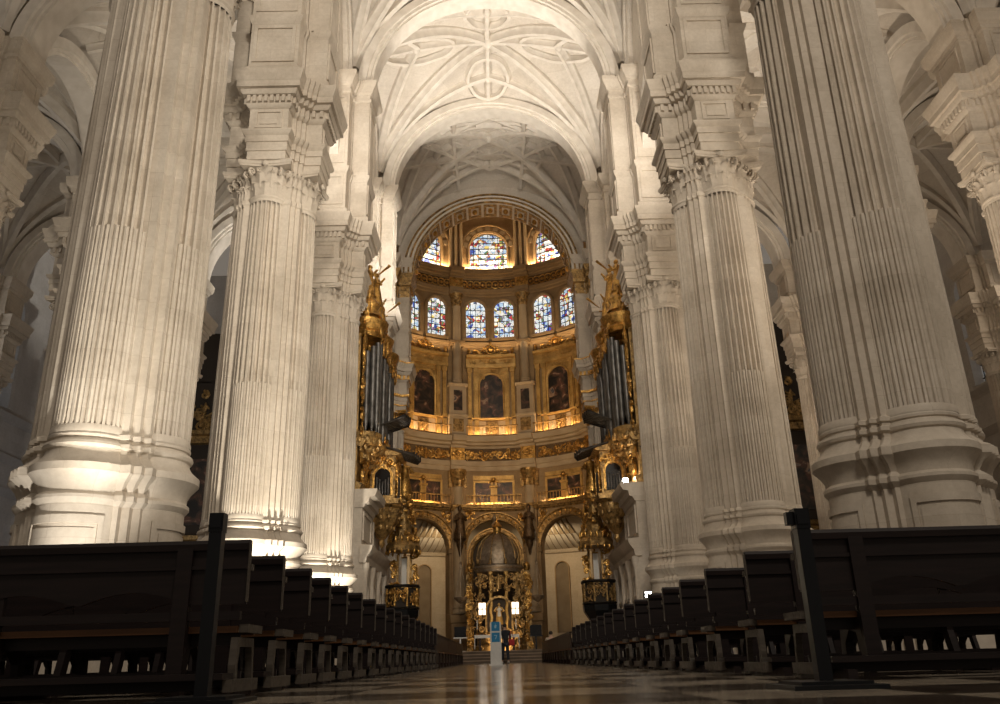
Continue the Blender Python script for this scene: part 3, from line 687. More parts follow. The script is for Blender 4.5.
for b in (-1, 0, 1):
    th = b * BAY; nb = NAMEB[b]
    # lower arch mouldings
    t = loc_thing('apse_arch', {-1: 'dark gilded archivolt of the left lower apse arch', 0: 'dark gilded archivolt of the central lower apse arch, over the tabernacle', 1: 'dark gilded archivolt of the right lower apse arch'}[b], 'arch', th, 9.6, 'lower apse arches')
    g = G(); arch_ring(g, lm, 0, 2.6, 0, [(0, -.3), (0, .18), (.18, .22), (.22, .12), (.5, .16), (.58, .26), (.68, .26), (.7, -.1)], 32); obj('archivolt', g, BROWNGOLD, t, 35)
    g = G()
    for k in range(17):
        a = PI * (k + .5) / 17; blob(g, lm, 2.95 * cos(a), 2.95 * sin(a), .17, .11, a, 1.3)
    carve(g, lm, -2.7, -2.0, 2.3, 3.2, .08, 8, 3 + b, .3); carve(g, lm, 2.0, 2.7, 2.3, 3.2, .08, 8, 9 + b, .3); obj('carving', g, GOLD, t)
    for sg in (-1, 1):
        g = G(); mbox(g, lm, sg * 2.62 - .02 if sg > 0 else -2.9, 2.9 if sg > 0 else -2.6, -9.6, -.5, -.4, .2); mprof(g, lm, 2.5 if sg > 0 else -3.05, 3.05 if sg > 0 else -2.5, [(-.5, -.3), (-.45, .25), (-.1, .4), (0, -.3)]); mprof(g, lm, 2.5 if sg > 0 else -3.05, 3.05 if sg > 0 else -2.5, [(-6.3, -.3), (-6.25, .4), (-5.7, .3), (-5.6, -.3)])
        obj('jamb', g, APSE, t, 30)
    # gallery paintings
    for sc, w in ((-1.0, 1.45), (1.05, 1.45)):
        t = loc_thing('gallery_painting', f'dark framed painting in the {nb} bay of the lower gallery, ' + ('left of the pair' if sc < 0 else 'right of the pair'), 'painting', th + sc / AR, 13.5, 'paintings behind the lower balustrade')
        g = G(); mbox(g, lm, -w / 2, w / 2, .3, 2.1, 0, .06, 2); obj('canvas', g, PAINT, t)
        g = G(); q = w / 2
        for s0, s1, z0, z1 in ((-q - .2, q + .2, 2.1, 2.3), (-q - .2, q + .2, .1, .3), (-q - .2, -q, .3, 2.1), (q, q + .2, .3, 2.1)): mbox(g, lm, s0, s1, z0, z1, 0, .14, 2)
        obj('gilt_frame', g, GILT, t)
    t = loc_thing('gilt_tabernacle', f'small gilded frame with a crest between the two gallery paintings, {nb} bay', 'ornament', th, 13.5, 'gilded centrepieces of the gallery')
    g = G(); mbox(g, lm, -.28, .28, .2, 1.6, .0, .25); mprof(g, lm, -.4, .4, [(1.6, 0), (1.65, .3), (1.8, .35), (1.85, 0)]); mbox(g, lm, -1.9, 1.9, 2.35, 2.75, 0, .12, 6); obj('frame', g, GILT, t)
    g = G(); g.ball(lm(0, 2.35, .2), .24); blob(g, lm, -.3, 2.2, .2, .12, .5); blob(g, lm, .3, 2.2, .2, .12, -.5); obj('crest', g, GOLD, t)
    # balustrades
    for (z, lb, nbal, hgt) in ((13.45, 'lower', 17, .95), (19.9, 'upper', 17, 1.0)):
        t = loc_thing('balustrade', f'gilded balcony railing in the {nb} bay, {lb} gallery', 'railing', th, z, f'{lb} gallery railings')
        dd = .5 if lb == 'lower' else .85; hw = HWB - .75
        g = G(); mbox(g, lm, -hw, hw, hgt - .09, hgt, dd - .06, dd + .06, 10); mbox(g, lm, -hw, hw, .02, .1, dd - .06, dd + .06, 10); obj('rails', g, BROWNGOLD, t)
        for k in range(nbal):
            s = -hw + .06 + (2 * hw - .12) * k / (nbal - 1); p = lm(s, 0, dd)
            if k == 0:
                g = G(); g.lathe([(.02, .08), (.034, .25), (.016, .45), (.03, .65), (.02, hgt - .08)], 6); bal = obj('baluster', g, GILT, t, 40, p)
            else:
                c = bal.copy(); C.objects.link(c); c.parent = t; c.location = p
    # level two: arched painting in a gold aedicule
    t = loc_thing('arched_altarpiece', {-1: 'arched dark painting in gold surround, left bay of the apse', 0: 'arched dark painting in gold surround, centre of the apse', 1: 'arched dark painting in gold surround, right bay of the apse'}[b], 'painting', th, 19.9, 'arched paintings of the apse')
    g = G(); half_disc(g, lm, 0, 1.12, 5.2, 1.95, .1); obj('canvas', g, PAINT, t)
    g = G(); arch_panel(g, lm, -1.75, 1.75, 1.9, 7.6, 0, 1.12, 5.2, 0, .16, n=18); arch_ring(g, lm, 0, 1.12, 5.2, [(0, .1), (0, .26), (.14, .3), (.18, .1)], 18, 1.9)
    mprof(g, lm, -2.0, 2.0, [(1.7, 0), (1.75, .3), (1.9, .35), (1.95, 0)], 5); obj('gilt_surround', g, GILT, t, 35)
    for s in (-1.5, 1.5, -2.15, 2.15):
        g = G(); mbox(g, lm, s - .2, s + .2, .1, 1.7, 0, .35); mbox(g, lm, s - .17, s + .17, 1.95, 6.8, .1, .3); mbox(g, lm, s - .25, s + .25, 6.5, 6.9, .05, .4); mbox(g, lm, s - .24, s + .24, 1.9, 2.2, .05, .38); obj('pilaster', g, GILT, t, 30)
    g = G(); mprof(g, lm, -2.5, 2.5, [(6.9, 0), (6.95, .35), (7.3, .4), (7.35, .25), (7.9, .3), (7.95, .6), (8.2, .7), (8.3, 0)], 6); carve(g, lm, -2.3, 2.3, 7.42, 7.88, .3, 34, 610 + b, .2, .05); carve(g, lm, -1.2, 1.2, 6.35, 6.85, .18, 16, 620 + b, .2, .05); carve(g, lm, -1.2, -.75, 5.9, 6.4, .18, 6, 630 + b, .2, .05); carve(g, lm, .75, 1.2, 5.9, 6.4, .18, 6, 640 + b, .2, .05); obj('entablature', g, GILT, t, 30)
    g = G()
    for k in (-1, 1):
        spiral(g, lm, k * .75, 8.65, .42, .3, k, PI / 2, .1); spiral(g, lm, k * 1.5, 8.55, .3, .3, -k, 0, .09); blob(g, lm, k * 1.05, 8.5, .3, .2, k * .3, 2.)
        g.ball(lm(k * 2.2, 8.6, .4), .17, .17, .36)
    g.tube([lm(.45 * cos(2 * PI * i / 14), 8.85 + .45 * sin(2 * PI * i / 14), .35) for i in range(14)], .1, 5, True); blob(g, lm, 0, 8.85, .3, .3, 0, 1.); blob(g, lm, 0, 9.5, .3, .15, PI / 2, 1.6); obj('crest_scrolls', g, GOLD, t)
    g = G(); mbox(g, lm, -.5, .5, .35, 1.55, 0, .2); carve(g, lm, -.35, .35, .5, 1.4, .22, 8, 21 + b, .25, .05); obj('relief', g, BROWNGOLD, t)
    g = G(); mbox(g, lm, -2.6, -.6, .1, 1.65, 0, .06, 3); mbox(g, lm, .6, 2.6, .1, 1.65, 0, .06, 3); obj('dado', g, APSEL, t)
    # windows
    for sc in (-1.42, 1.42):
        wn += 1; m = aps(th + 0)
        g = G(); half_disc(g, (lambda sc: lambda s, z, d: lm(s, z, d))(sc), 0, .97, 33.1 - 29.5, .5, -.2, 16); w = struct(obj(f'window_{wn}', g, GLASS, None, 0, base_at(th + sc / AR, 29.5), -(th + sc / AR)))
        w['label'] = f'round-headed stained glass window, {nb} bay of the apse, ' + ('left' if sc < 0 else 'right') + ' of the pair'; w['category'] = 'window'
        g = G()
        for k in (-.48, 0, .48): mbox(g, lm, k - .025, k + .025, .5, 4.4, -.18, -.1)
        for k in range(1, 6): mbox(g, lm, -.95, .95, .5 + k * .62 - .025, .5 + k * .62 + .025, -.18, -.1)
        obj('lead_bars', g, IRON, w)
        g = G(); arch_ring(g, lm, 0, .98, 3.6, [(0, -.15), (0, .1), (.16, .16), (.3, .1), (.34, -.1)], 20, .5); mbox(g, lm, -1.25, 1.25, .2, .52, -.1, .25); mbox(g, lm, 1.02, 1.3, .5, 3.6, 0, .14); mbox(g, lm, -1.3, -1.02, .5, 3.6, 0, .14); mbox(g, lm, 1.0, 1.34, 3.5, 3.75, 0, .22); mbox(g, lm, -1.34, -1.0, 3.5, 3.75, 0, .22); obj('stone_surround', g, APSE, w, 30)
    wn += 1
    g = G(); half_disc(g, lm, 0, 1.88, 2.4, -.2, -.3, 24); w = struct(obj(f'window_{wn}', g, GLASS, None, 0, base_at(th, 37.5), -th))
    w['label'] = f'large upper stained glass window, {nb} bay of the apse'; w['category'] = 'window'
    g = G()
    for k in range(-3, 4): mbox(g, lm, k * .5 - .03, k * .5 + .03, -.2, 4.2, -.28, -.18)
    for k in range(0, 7): mbox(g, lm, -1.85, 1.85, .05 + k * .62 - .03, .05 + k * .62 + .03, -.28, -.18)
    obj('lead_bars', g, IRON, w)
    g = G(); arch_ring(g, lm, 0, 1.9, 2.4, [(0, -.25), (0, .12), (.2, .2), (.25, .1), (.75, .12), (.8, .25), (1.0, .25), (1.05, -.1)], 28, -.2)
    obj('archivolt', g, APSE, w, 35)
    g = G()
    for k in range(9):
        a = PI * (k + .5) / 9; c = (2.4 * cos(a), 2.4 + 2.4 * sin(a)); d_ = .3
        q = [(c[0] + .26 * x * sin(a) + .2 * y * cos(a), c[1] - .26 * x * cos(a) + .2 * y * sin(a)) for x, y in ((-1, -1), (1, -1), (1, 1), (-1, 1))]
        g.prism(q, lambda p: lm(p[0], p[1], .08), lambda p: lm(p[0], p[1], .2))
    obj('arch_blocks', g, APSEL, w)
# columns between bays, three levels
for k, nb in ((-1, 'left'), (0, 'right')):
    th = (k + .5) * BAY
    t = loc_thing('giant_column', f'lower apse column with dark gilded capital, {nb} of the central arch', 'column', th, 0, 'apse columns')
    g = G(); mbox(g, lm, -.85, .85, 0, 3.2, -.1, .75); mprof(g, lm, -.95, .95, [(3.2, -.1), (3.25, .85), (3.5, .85), (3.9, .75), (4.0, -.1)]); mprof(g, lm, -.95, .95, [(0, -.1), (0, .9), (.6, .85), (.7, -.1)]); obj('pedestal', g, APSE, t, 30)
    g = G(); mbox(g, lm, -.62, .62, 4.0, 15.1, -.1, .3); obj('pilaster', g, APSE, t, 30)
    g = G(); x, y, _ = lm(0, 0, .35); g.lathe([(.6, 4.0), (.6, 4.2), (.5, 4.35), (.56, 4.5), (.48, 4.6), (.48, 8.), (.42, 15.0), (.48, 15.1)], 20, x, y); obj('shaft', g, APSEL, t, 40)
    g = G(); g.lathe([(.42, 15.05), (.5, 15.6), (.75, 16.4), (.8, 16.45), (.8, 16.7)], 16, x, y)
    for row, (z, h) in enumerate(((15.15, .7), (15.7, .8))):
        for i in range(10): leaf(g, Matrix.Translation((x, y, z)) @ Matrix.Rotation((i + .5 * row) * 2 * PI / 10, 4, 'Z') @ Matrix.Translation((.45 + row * .05, 0, 0)), .36, h, .5)
    obj('capital', g, BROWNGOLD, t, 45)
    for s, lb2 in ((-.72, 'left'), (.72, 'right')):
        g = G(); mbox(g, lm, s - .16, s + .16, 15.1, 16.7, 0, .25); obj('side_capital', g, BROWNGOLD, t)
    # statue on a bracket
    t = loc_thing('bracket_statue', f'dark gilded statue kneeling on a bracket, {nb} of the central arch', 'statue', th, 10.4, 'statues on the apse columns')
    x, y, _ = lm(0, 0, .95)
    g = G(); g.lathe([(.04, -1.6), (.12, -1.4), (.18, -1.0), (.3, -.7), (.35, -.3), (.6, -.1), (.62, 0), (.3, .02)], 14, x, y); obj('bracket', g, BRONZE, t, 40)
    g = G(); rings = []
    for z, rx, ry, oy in ((0, .55, .5, 0), (.5, .5, .48, 0), (1.0, .4, .42, -.05), (1.5, .36, .3, -.05), (1.9, .42, .28, 0), (2.15, .36, .24, 0), (2.3, .13, .13, 0), (2.42, .12, .13, -.02), (2.55, .17, .2, -.03), (2.75, .19, .21, -.03), (2.92, .1, .11, 0), (2.95, .03, .03, 0)):
        rings.append([(x + rx * (1 + .09 * sin(6 * a + z * 3)) * cos(a), y + oy + ry * (1 + .09 * sin(6 * a + z * 3)) * sin(a), z) for a in [2 * PI * i / 18 for i in range(18)]])
    g.loft(rings); st = obj('figure', g, BRONZE, t, 50)
    for sg in (-1, 1):
        g = G(); g.tube([(x + sg * .36, y, 2.0), (x + sg * .5, y - .2, 1.6), (x + sg * .12, y - .48, 1.75)], .12, 7, scale=[1.1, 1, .7]); obj('arm', g, BRONZE, t)
    t = loc_thing('upper_column', f'tall pale column beside the paired windows, {nb} of the central bay', 'column', th, 19.9, 'apse columns')
    g = G(); mbox(g, lm, -.95, .95, 0, 2.0, -.1, .7); mbox(g, lm, -.85, .85, 2.0, 5.1, -.1, .62); mprof(g, lm, -1., 1., [(1.8, 0), (1.85, .8), (2.05, .85), (2.1, 0)]); mprof(g, lm, -1., 1., [(4.9, 0), (4.95, .7), (5.15, .8), (5.25, 0)]); obj('pedestal', g, APSEL, t, 30)
    g = G(); mbox(g, lm, -.45, .45, 2.5, 4.5, .6, .66); obj('dark_panel', g, PAINT, t)
    g = G(); mbox(g, lm, -.55, .55, .4, 1.65, .68, .74); carve(g, lm, -.4, .4, .55, 1.5, .74, 8, 55 + k, .25, .05); obj('relief', g, BROWNGOLD, t)
    x, y, _ = lm(0, 0, .3)
    g = G(); g.lathe([(.5, 5.25), (.52, 5.4), (.44, 5.5), (.48, 5.62), (.42, 5.7), (.42, 9), (.37, 13.2), (.42, 13.3)], 20, x, y); obj('shaft', g, APSEL, t, 40)
    for s in (-.75, .75): g = G(); mbox(g, lm, s - .15, s + .15, 5.25, 13.3, 0, .2); obj('pilaster', g, APSE, t)
    g = G(); g.lathe([(.37, 13.25), (.45, 13.8), (.66, 14.5), (.7, 14.6)], 16, x, y); 
    for row, (z, h) in enumerate(((13.3, .6), (13.8, .7))):
        for i in range(10): leaf(g, Matrix.Translation((x, y, z)) @ Matrix.Rotation((i + .5 * row) * 2 * PI / 10, 4, 'Z') @ Matrix.Translation((.4 + row * .04, 0, 0)), .32, h, .5)
    obj('capital', g, BROWNGOLD, t, 45)
    t = loc_thing('drum_colonnette', f'clustered pale shafts between the top windows, {nb} of the centre', 'column', th, 37.4, 'apse columns')
    for s in (-.55, 0, .55):
        g = G(); x, y, _ = lm(s, 0, .2); g.lathe([(.26, 0), (.26, .3), (.18, .4), (.17, 5.5), (.26, 5.8), (.26, 6.2)], 12, x, y); obj('shaft', g, APSEL, t, 40)
# ambulatory seen through the side arches
g = G(); g.lathe([(18.5, 0), (18.5, 9.7), (18.3, 9.8), (18.2, 10.1), (18.6, 10.15)], 60, XA, AY, .1, PI - .1, False)
def ring_arch(a): return lambda s, z, d: (XA + (18.5 - d) * sin(a + s / 18.5), AY + (18.5 - d) * cos(a + s / 18.5), z)
struct(obj('wall_ambulatory', g, stone_mat('ambulatory plaster', (.46, .38, .27), (.52, .44, .32), (.56, .48, .36)), None, 35))
g = G(); g.grid(lambda u, v: (XA + (18.6 - 6.2 * sin(v * PI / 2)) * sin(-1.35 + 2.7 * u), AY + (18.6 - 6.2 * sin(v * PI / 2)) * cos(-1.35 + 2.7 * u), 10.15 + 4.2 * (1 - cos(v * PI / 2)) + 2.0 * v), 60, 10)
sh = struct(obj('ceiling', g, noise_mat('ambulatory vault plaster', (.72, .66, .55), (.8, .74, .62), 1., .8), None, 50))
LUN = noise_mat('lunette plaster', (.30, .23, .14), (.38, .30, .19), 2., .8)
def vs(u, v): return (XA + (18.55 - 6.2 * sin(v * PI / 2)) * sin(u), AY + (18.55 - 6.2 * sin(v * PI / 2)) * cos(u), 10.1 + 4.2 * (1 - cos(v * PI / 2)) + 2.0 * v)
for a in range(-14, 15):
    u = a * 2 * DEG
    if not 10 < abs(a * 2) < 30: continue
    g = G(); q = .85 * DEG; P = [(u - q, .30), (u + q, .30), (u + q * .55, .40), (u, .52), (u - q * .55, .40)]
    inn = lambda p, k: (XA + (p[0] - XA) * k, AY + (p[1] - AY) * k, p[2] - (1 - k) * 2)
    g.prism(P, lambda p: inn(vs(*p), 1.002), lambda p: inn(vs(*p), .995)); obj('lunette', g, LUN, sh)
    g = G(); g.tube([vs(u + DEG, .0), vs(u + DEG, .15), vs(u + DEG, .30)], .035, 5); obj('rib', g, APSEL, sh)
for b in (-1, 1):
    th = (-21.9 if b < 0 else 20.5) * DEG; m = ring_arch(th)
    t = thing('wall_niche', 'tall round-headed blind niche in the plain wall behind the ' + ('left' if b < 0 else 'right') + ' apse arch', 'niche', m(0, 0, 0), -th, 'niches of the ambulatory')
    lq = lambda s, z, d: (s, -d, z)
    g = G(); half_disc(g, lq, 0, .64, 8.25, 2.4, .06); obj('recess', g, noise_mat('niche shade plaster', (.16, .12, .075), (.22, .17, .11), 1., .9), t)  # flat panel; the shade of the recess is put into its dark colour
    g = G(); arch_ring(g, lq, 0, .64, 8.25, [(0, 0), (0, .22), (.1, .22), (.1, 0)], 18, 2.4); obj('moulding', g, APSE, t, 35)
# presbytery steps and platform
t = thing('altar_steps', 'low marble steps across the aisle end, leading up to the altar', 'steps', (0, 0, 0))
for k in range(4):
    g = G(); g.box(-5.4, 5.95, 43.5 + k * .38, 73, k * .15, .115 + k * .15); obj('riser', g, MARBLE, t, 0)
    g = G(); g.box(-5.4, 5.95, 43.45 + k * .38, 73, .115 + k * .15, .15 + k * .15); obj('tread', g, TREAD, t, 0)

# ------------------------------------------------------------------ organs, altar walls, pulpits between third and fourth piers
def statue(g, mp_, s, z, d, h, arm=1):
    """standing draped figure with head and arms"""
    k = h / 1.75; rings = []
    for zz, rx, ry in ((0, .34, .3), (.4, .3, .27), (.85, .24, .2), (1.1, .2, .16), (1.35, .26, .17), (1.45, .2, .14), (1.5, .07, .07), (1.54, .07, .07), (1.6, .1, .11), (1.68, .11, .12), (1.77, .06, .07), (1.79, .01, .01)):
        rings.append([mp_(s + k * rx * (1 + .1 * sin(5 * a + zz * 4)) * cos(a), z + k * zz, d + k * ry * (1 + .1 * sin(5 * a)) * sin(a)) for a in [2 * PI * i / 14 for i in range(14)]])
    g.loft(rings)
    for q in (-1, 1):
        up = 1.75 if (arm == q) else 1.05
        g.tube([mp_(s + q * k * .22, z + k * 1.38, d), mp_(s + q * k * .42, z + k * (1.1 if arm != q else 1.45), d + .1 * k), mp_(s + q * k * (.3 if arm != q else .5), z + k * up, d + .3 * k)], .07 * k, 6, scale=[1.1, 1, .7])
for sg, nm in ((-1, 'left'), (1, 'right')):
    x0 = XC + sg * 6.95
    mp = (lambda x0, sg: (lambda s, z, d: (-sg * d, s, z)))(x0, sg)      # d > 0 towards the nave, local
    YC = 43.4
    t = thing('altar_wall', f'white stone altar front with blind niches and cornice under the {nm} organ', 'altar wall', (x0, YC, 0), 0, 'stone altar walls below the organs')
    g = G(); mbox(g, mp, -3.45, 3.5, 0, 7.3, -1.6, .35); mprof(g, mp, -3.5, 3.55, [(7.2, -1.5), (7.2, .4), (7.4, .5), (7.45, .65), (7.7, .7), (7.75, .95), (8.0, 1.05), (8.1, 1.05), (8.1, -1.5)]); obj('upper_body', g, STONE, t, 30)
    g = G(); frame_ = [(-3.2, -.6), (.2, 3.1)]
    for a, b in frame_:
        for s0, s1, z0, z1 in ((a, b, 6.9, 7.05), (a, b, 5.7, 5.85), (a, a + .12, 5.85, 6.9), (b - .12, b, 5.85, 6.9)): mbox(g, mp, s0, s1, z0, z1, .35, .42)
    obj('raised_panel', g, STONE, t)
    g = G()
    for sc in (-2.3, 0, 2.3): arch_panel(g, mp, sc - 1.15, sc + 1.15, .0, 4.6, sc, .62, 3.2, .35, .52, zb=1.1, n=14)
    mbox(g, mp, -3.45, 3.45, 2.7, 2.85, .5, .58)
    obj('niche_arcade', g, STONE, t, 30)
    for s in (-3.3, -1.15, 1.15, 3.3):
        g = G(); x, y, _ = mp(s, 0, .56); g.lathe([(.18, .9), (.18, 1.05), (.13, 1.15), (.12, 4.0), (.2, 4.4), (.2, 4.6)], 12, x, y); mbox(g, mp, s - .22, s + .22, 0, .9, .4, .72); obj('column', g, STONE, t, 40)
    g = G(); mprof(g, mp, -3.6, 3.6, [(4.6, .3), (4.6, .62), (4.9, .66), (4.95, .72), (5.2, .88), (5.4, .92), (5.45, .3)]); obj('lower_cornice', g, STONE, t, 30)
    for s in (-2.3, 0, 2.3):
        g = G(); statue(g, mp, s, 1.15, .5, 1.4, 0); obj('niche_figure', g, STONE, t, 50)
    # organ
    t = thing('pipe_organ', f'tall gilded baroque organ with fanned trumpet pipes on the {nm} side', 'organ', (x0, YC, 8.1), 0, 'twin gilded organs')
    g = G(); mbox(g, mp, -3.4, 3.4, 0, 9.0, -1.5, .0); mprof(g, mp, -3.45, 3.45, [(0, -1), (0, .2), (.3, .3), (.4, 0)]); mprof(g, mp, -3.45, 3.45, [(2.1, -1), (2.15, .25), (2.5, .45), (2.6, 0)]); obj('case', g, BROWNGOLD, t, 30)
    TW = (-2.5, 0, 2.5)
    for sc in TW:
        g = G(); x, y, _ = mp(sc, 0, .1)
        g.lathe([(.05, 1.6), (.3, 1.8), (.55, 2.2), (.95, 2.6), (1.0, 2.9), (.8, 3.0)], 18, x, y); [blob(g, lambda s_, zz, d: (x + (r_ + d) * cos(a) - s_ * sin(a), y + (r_ + d) * sin(a) + s_ * cos(a), zz), 0, z_, 0, .14, PI / 2 + (i % 3 - 1) * .5, 1.7) for r_, z_ in ((.32, 1.8), (.6, 2.15), (.92, 2.5)) for i in range(14) for a in (2 * PI * (i + (z_ > 2) * .5) / 14,)]; obj('tower_base', g, BROWNGOLD, t, 40); g = G(); g.lathe([(.85, 8.1), (1.05, 8.3), (.95, 8.45), (1.15, 8.8), (1.2, 9.0), (.9, 9.1), (.5, 9.5), (.2, 9.6)], 18, x, y); obj('tower_crown', g, GOLD, t, 40)
        for k in range(7):
            a = (k - 3) * .42; r = .78; g = G(); px, py, _ = mp(sc + r * sin(a), 0, .1 + r * cos(a)); rad = .155
            g.lathe([(.05, 2.95), (rad, 3.5), (rad, 7.4 + .5 * cos(a * 1.6)), (rad * .8, 7.42 + .5 * cos(a * 1.6))], 8, px, py); obj('pipe', g, TIN, t, 50)
    for sc in (-1.25, 1.25):
        for k in range(5):
            g = G(); px, py, _ = mp(sc + (k - 2) * .2, 0, .12); g.lathe([(.03, 3.0), (.085, 3.35), (.085, 6.2 + .25 * abs(k - 2)), (.06, 6.22 + .25 * abs(k - 2))], 8, px, py); obj('pipe', g, TIN, t, 50)
    g = G()
    for sc in (-1.25, 1.25): carve(g, mp, sc - .55, sc + .55, 6.6, 9.4, .15, 26, int(60 + sc * 4), .35, .08)
    for sc in TW:
        carve(g, mp, sc - .9, sc + .9, 7.6, 8.6, 1.0, 12, int(80 + sc * 4), .28, .07); carve(g, mp, sc - .8, sc + .8, 9.3, 10.6, .3, 22, int(90 + sc * 4), .36, .09)
    carve(g, mp, -3.3, 3.3, .3, 2.2, .15, 46, 33, .36, .08); carve(g, mp, -3.4, 3.4, 2.5, 3.3, .35, 24, 34, .3, .08)
    for z in range(12): carve(g, mp, -3.6, -3.2, 2.6 + z * .55, 3.1 + z * .55, .2, 4, 40 + z, .3, .08); carve(g, mp, 3.2, 3.6, 2.6 + z * .55, 3.1 + z * .55, .2, 4, 60 + z, .3, .08)
    obj('carving', g, GOLD, t, 50)
    for sc, h, z in ((-2.5, 1.9, 10.6), (0, 2.2, 11.0), (2.5, 1.9, 10.6)):
        g = G(); x, y, _ = mp(sc, 0, .2); g.lathe([(.7, 9.4), (.5, 9.8), (.62, 10.1), (.35, 10.5), (.42, z), (.1, z + .02)], 12, x, y); statue(g, mp, sc, z, .2, h, 1 if sc < 1 else -1)
        if sc != 0: g.sweep([mp(sc + .4, z + 1.4, .5), mp(sc - .25, z + 1.75, 1.3)], [(.04 * cos(i), .04 * sin(i)) for i in range(6)], None, False, True, [.5, 2.2])
        for q in (-1, 1): g.prism([(0, 0), (.55, .5), (.7, 1.0), (.3, .75)], lambda p: mp(sc + q * (.12 + p[0] * .8), z + .75 + p[1] * .8, -.05), lambda p: mp(sc + q * (.12 + p[0] * .8), z + .75 + p[1] * .8, .03))
        obj('crowning_figure', g, GOLD, t, 50)
    # trumpet rows
    for row, (za, n, ln, rise) in enumerate(((3.9, 7, 1.75, .34), (2.95, 7, 2.3, -.27))):
        for k in range(n):
            s = -.9 + 1.8 * k / (n - 1) + (.35 if row == 0 else .6); l_ = ln * (1 - .12 * abs(k - (n - 1) / 2) / n * 2)
            g = G(); P = [mp(s, za, .5), mp(s * 1.02, za + rise * .5 * l_, .5 + l_ * .5), mp(s * 1.04, za + rise * l_, .5 + l_ * .92), mp(s * 1.04, za + rise * l_, .5 + l_)]
            g.sweep(P, [(.1 * cos(2 * PI * i / 10), .1 * sin(2 * PI * i / 10)) for i in range(10)], None, False, True, [.35, .7, 1.1, 1.6]); obj('trumpet_pipe', g, DTIN, t, 50)
    g = G(); mbox(g, mp, -1.4, 2., 3.55, 3.7, 0, .7); mbox(g, mp, -1.4, 2.2, 2.68, 2.8, .0, .75); obj('trumpet_shelf', g, BROWNGOLD, t)
    # choir organ hanging over the balcony
    t = thing('choir_organ', f'small gilded organ case with a carved round base hanging from the {nm} organ loft', 'organ', (x0, 44.3, 8.1), 0, 'small organ cases over the balcony')
    g = G(); mbox(g, mp, -1.0, 1.0, 0, 2.4, .2, 1.5); mprof(g, mp, -1.15, 1.15, [(2.4, .1), (2.4, 1.6), (2.5, 1.8), (2.75, 1.85), (2.8, .1)]); mprof(g, mp, -1.15, 1.15, [(-.15, .1), (-.15, 1.7), (.1, 1.75), (.15, .1)]); obj('case', g, BROWNGOLD, t, 30)
    g = G(); half_disc(g, mp, 0, .62, 1.5, .3, 1.53, 14); obj('pipe_opening', g, SCREEN, t)
    ms = (lambda mp: lambda s, z, d: mp(-1.0 - d, z, .85 + s))(mp)
    g = G(); half_disc(g, ms, 0, .42, 1.3, .3, .03, 14); obj('pipe_opening', g, SCREEN, t)
    for k in range(5):
        g = G(); x, y, _ = ms((k - 2) * .15, 0, .06); g.lathe([(.02, .3), (.05, .45), (.05, 1.0 + .12 * abs(k - 2)), (.03, 1.02 + .12 * abs(k - 2))], 8, x, y); obj('pipe', g, TIN, t, 50)
    g = G(); arch_ring(g, ms, 0, .42, 1.3, [(0, 0), (0, .12), (.12, .12), (.12, 0)], 14, .3); carve(g, ms, -.6, .6, 1.75, 2.35, .06, 14, 171, .17, .045); obj('arch_moulding', g, GOLD, t, 50)
    for k in range(7):
        g = G(); x, y, _ = mp((k - 3) * .17, 0, 1.55); g.lathe([(.02, .3), (.06, .5), (.06, 1.2 + .1 * abs(k - 3)), (.04, 1.22 + .1 * abs(k - 3))], 8, x, y); obj('pipe', g, TIN, t, 50)
    g = G(); arch_ring(g, mp, 0, .62, 1.5, [(0, 1.5), (0, 1.62), (.14, 1.62), (.14, 1.5)], 14, .3); carve(g, mp, -.95, .95, 1.75, 2.35, 1.55, 16, 71, .2, .05); carve(g, mp, -.95, -.7, .2, 1.8, 1.55, 8, 72, .2, .05); carve(g, mp, .7, .95, .2, 1.8, 1.55, 8, 73, .2, .05)
    carve(g, mp, -1.0, 1.0, 2.9, 3.5, .9, 14, 74, .3, .07); obj('carving', g, GOLD, t, 50)
    g = G(); x, y, _ = mp(0, 0, .75); prof = [(.04, -2.3), (.16, -2.1), (.12, -1.9), (.3, -1.7), (.62, -1.3), (.9, -.75), (1.0, -.45), (.95, -.3), (1.1, -.18), (1.1, -.12), (.5, -.1)]
    n = 24; g.loft([[(x + r * (1 + .06 * sin(8 * a)) * cos(a), y + r * (1 + .06 * sin(8 * a)) * sin(a), z) for a in [2 * PI * i / n for i in range(n)]] for r, z in prof]); obj('carved_base', g, BROWNGOLD, t, 40)
    g = G()
    for i in range(12):
        a = 2 * PI * i / 12
        for r, z, k in ((1.0, -.42, .1), (.88, -.78, .11), (.62, -1.28, .1)):
            blob(g, lambda s, zz, d: (x + (r + d) * cos(a) - s * sin(a), y + (r + d) * sin(a) + s * cos(a), zz), 0, z, 0, k, PI / 2, 1.5)
    obj('base_leaves', g, BROWNGOLD, t)
    # pulpit
    px = XC + sg * 5.25; py = 46.0
    t = thing('pulpit', f'gilded pulpit with black iron rail and spired canopy on the {nm} side of the chancel', 'pulpit', (px, py, 0), 0, 'pair of gilded pulpits')
    def oct_(r, z, rot=PI / 8): return [(r * cos(2 * PI * i / 8 + rot), r * sin(2 * PI * i / 8 + rot), z) for i in range(8)]
    g = G(); g.loft([oct_(r, z) for r, z in ((.7, 0), (.7, .25), (.5, .35), (.32, .6), (.28, 1.5), (.4, 1.7), (.75, 2.2), (.92, 2.45), (.95, 2.75), (.6, 2.8))]); obj('base', g, BLACK, t, 25)
    g = G(); g.loft([oct_(r, z) for r, z in ((.82, 2.8), (.82, 3.85), (.78, 3.85), (.78, 2.8))], True, False)
    obj('tub', g, DARKV, t, 25)
    g = G()
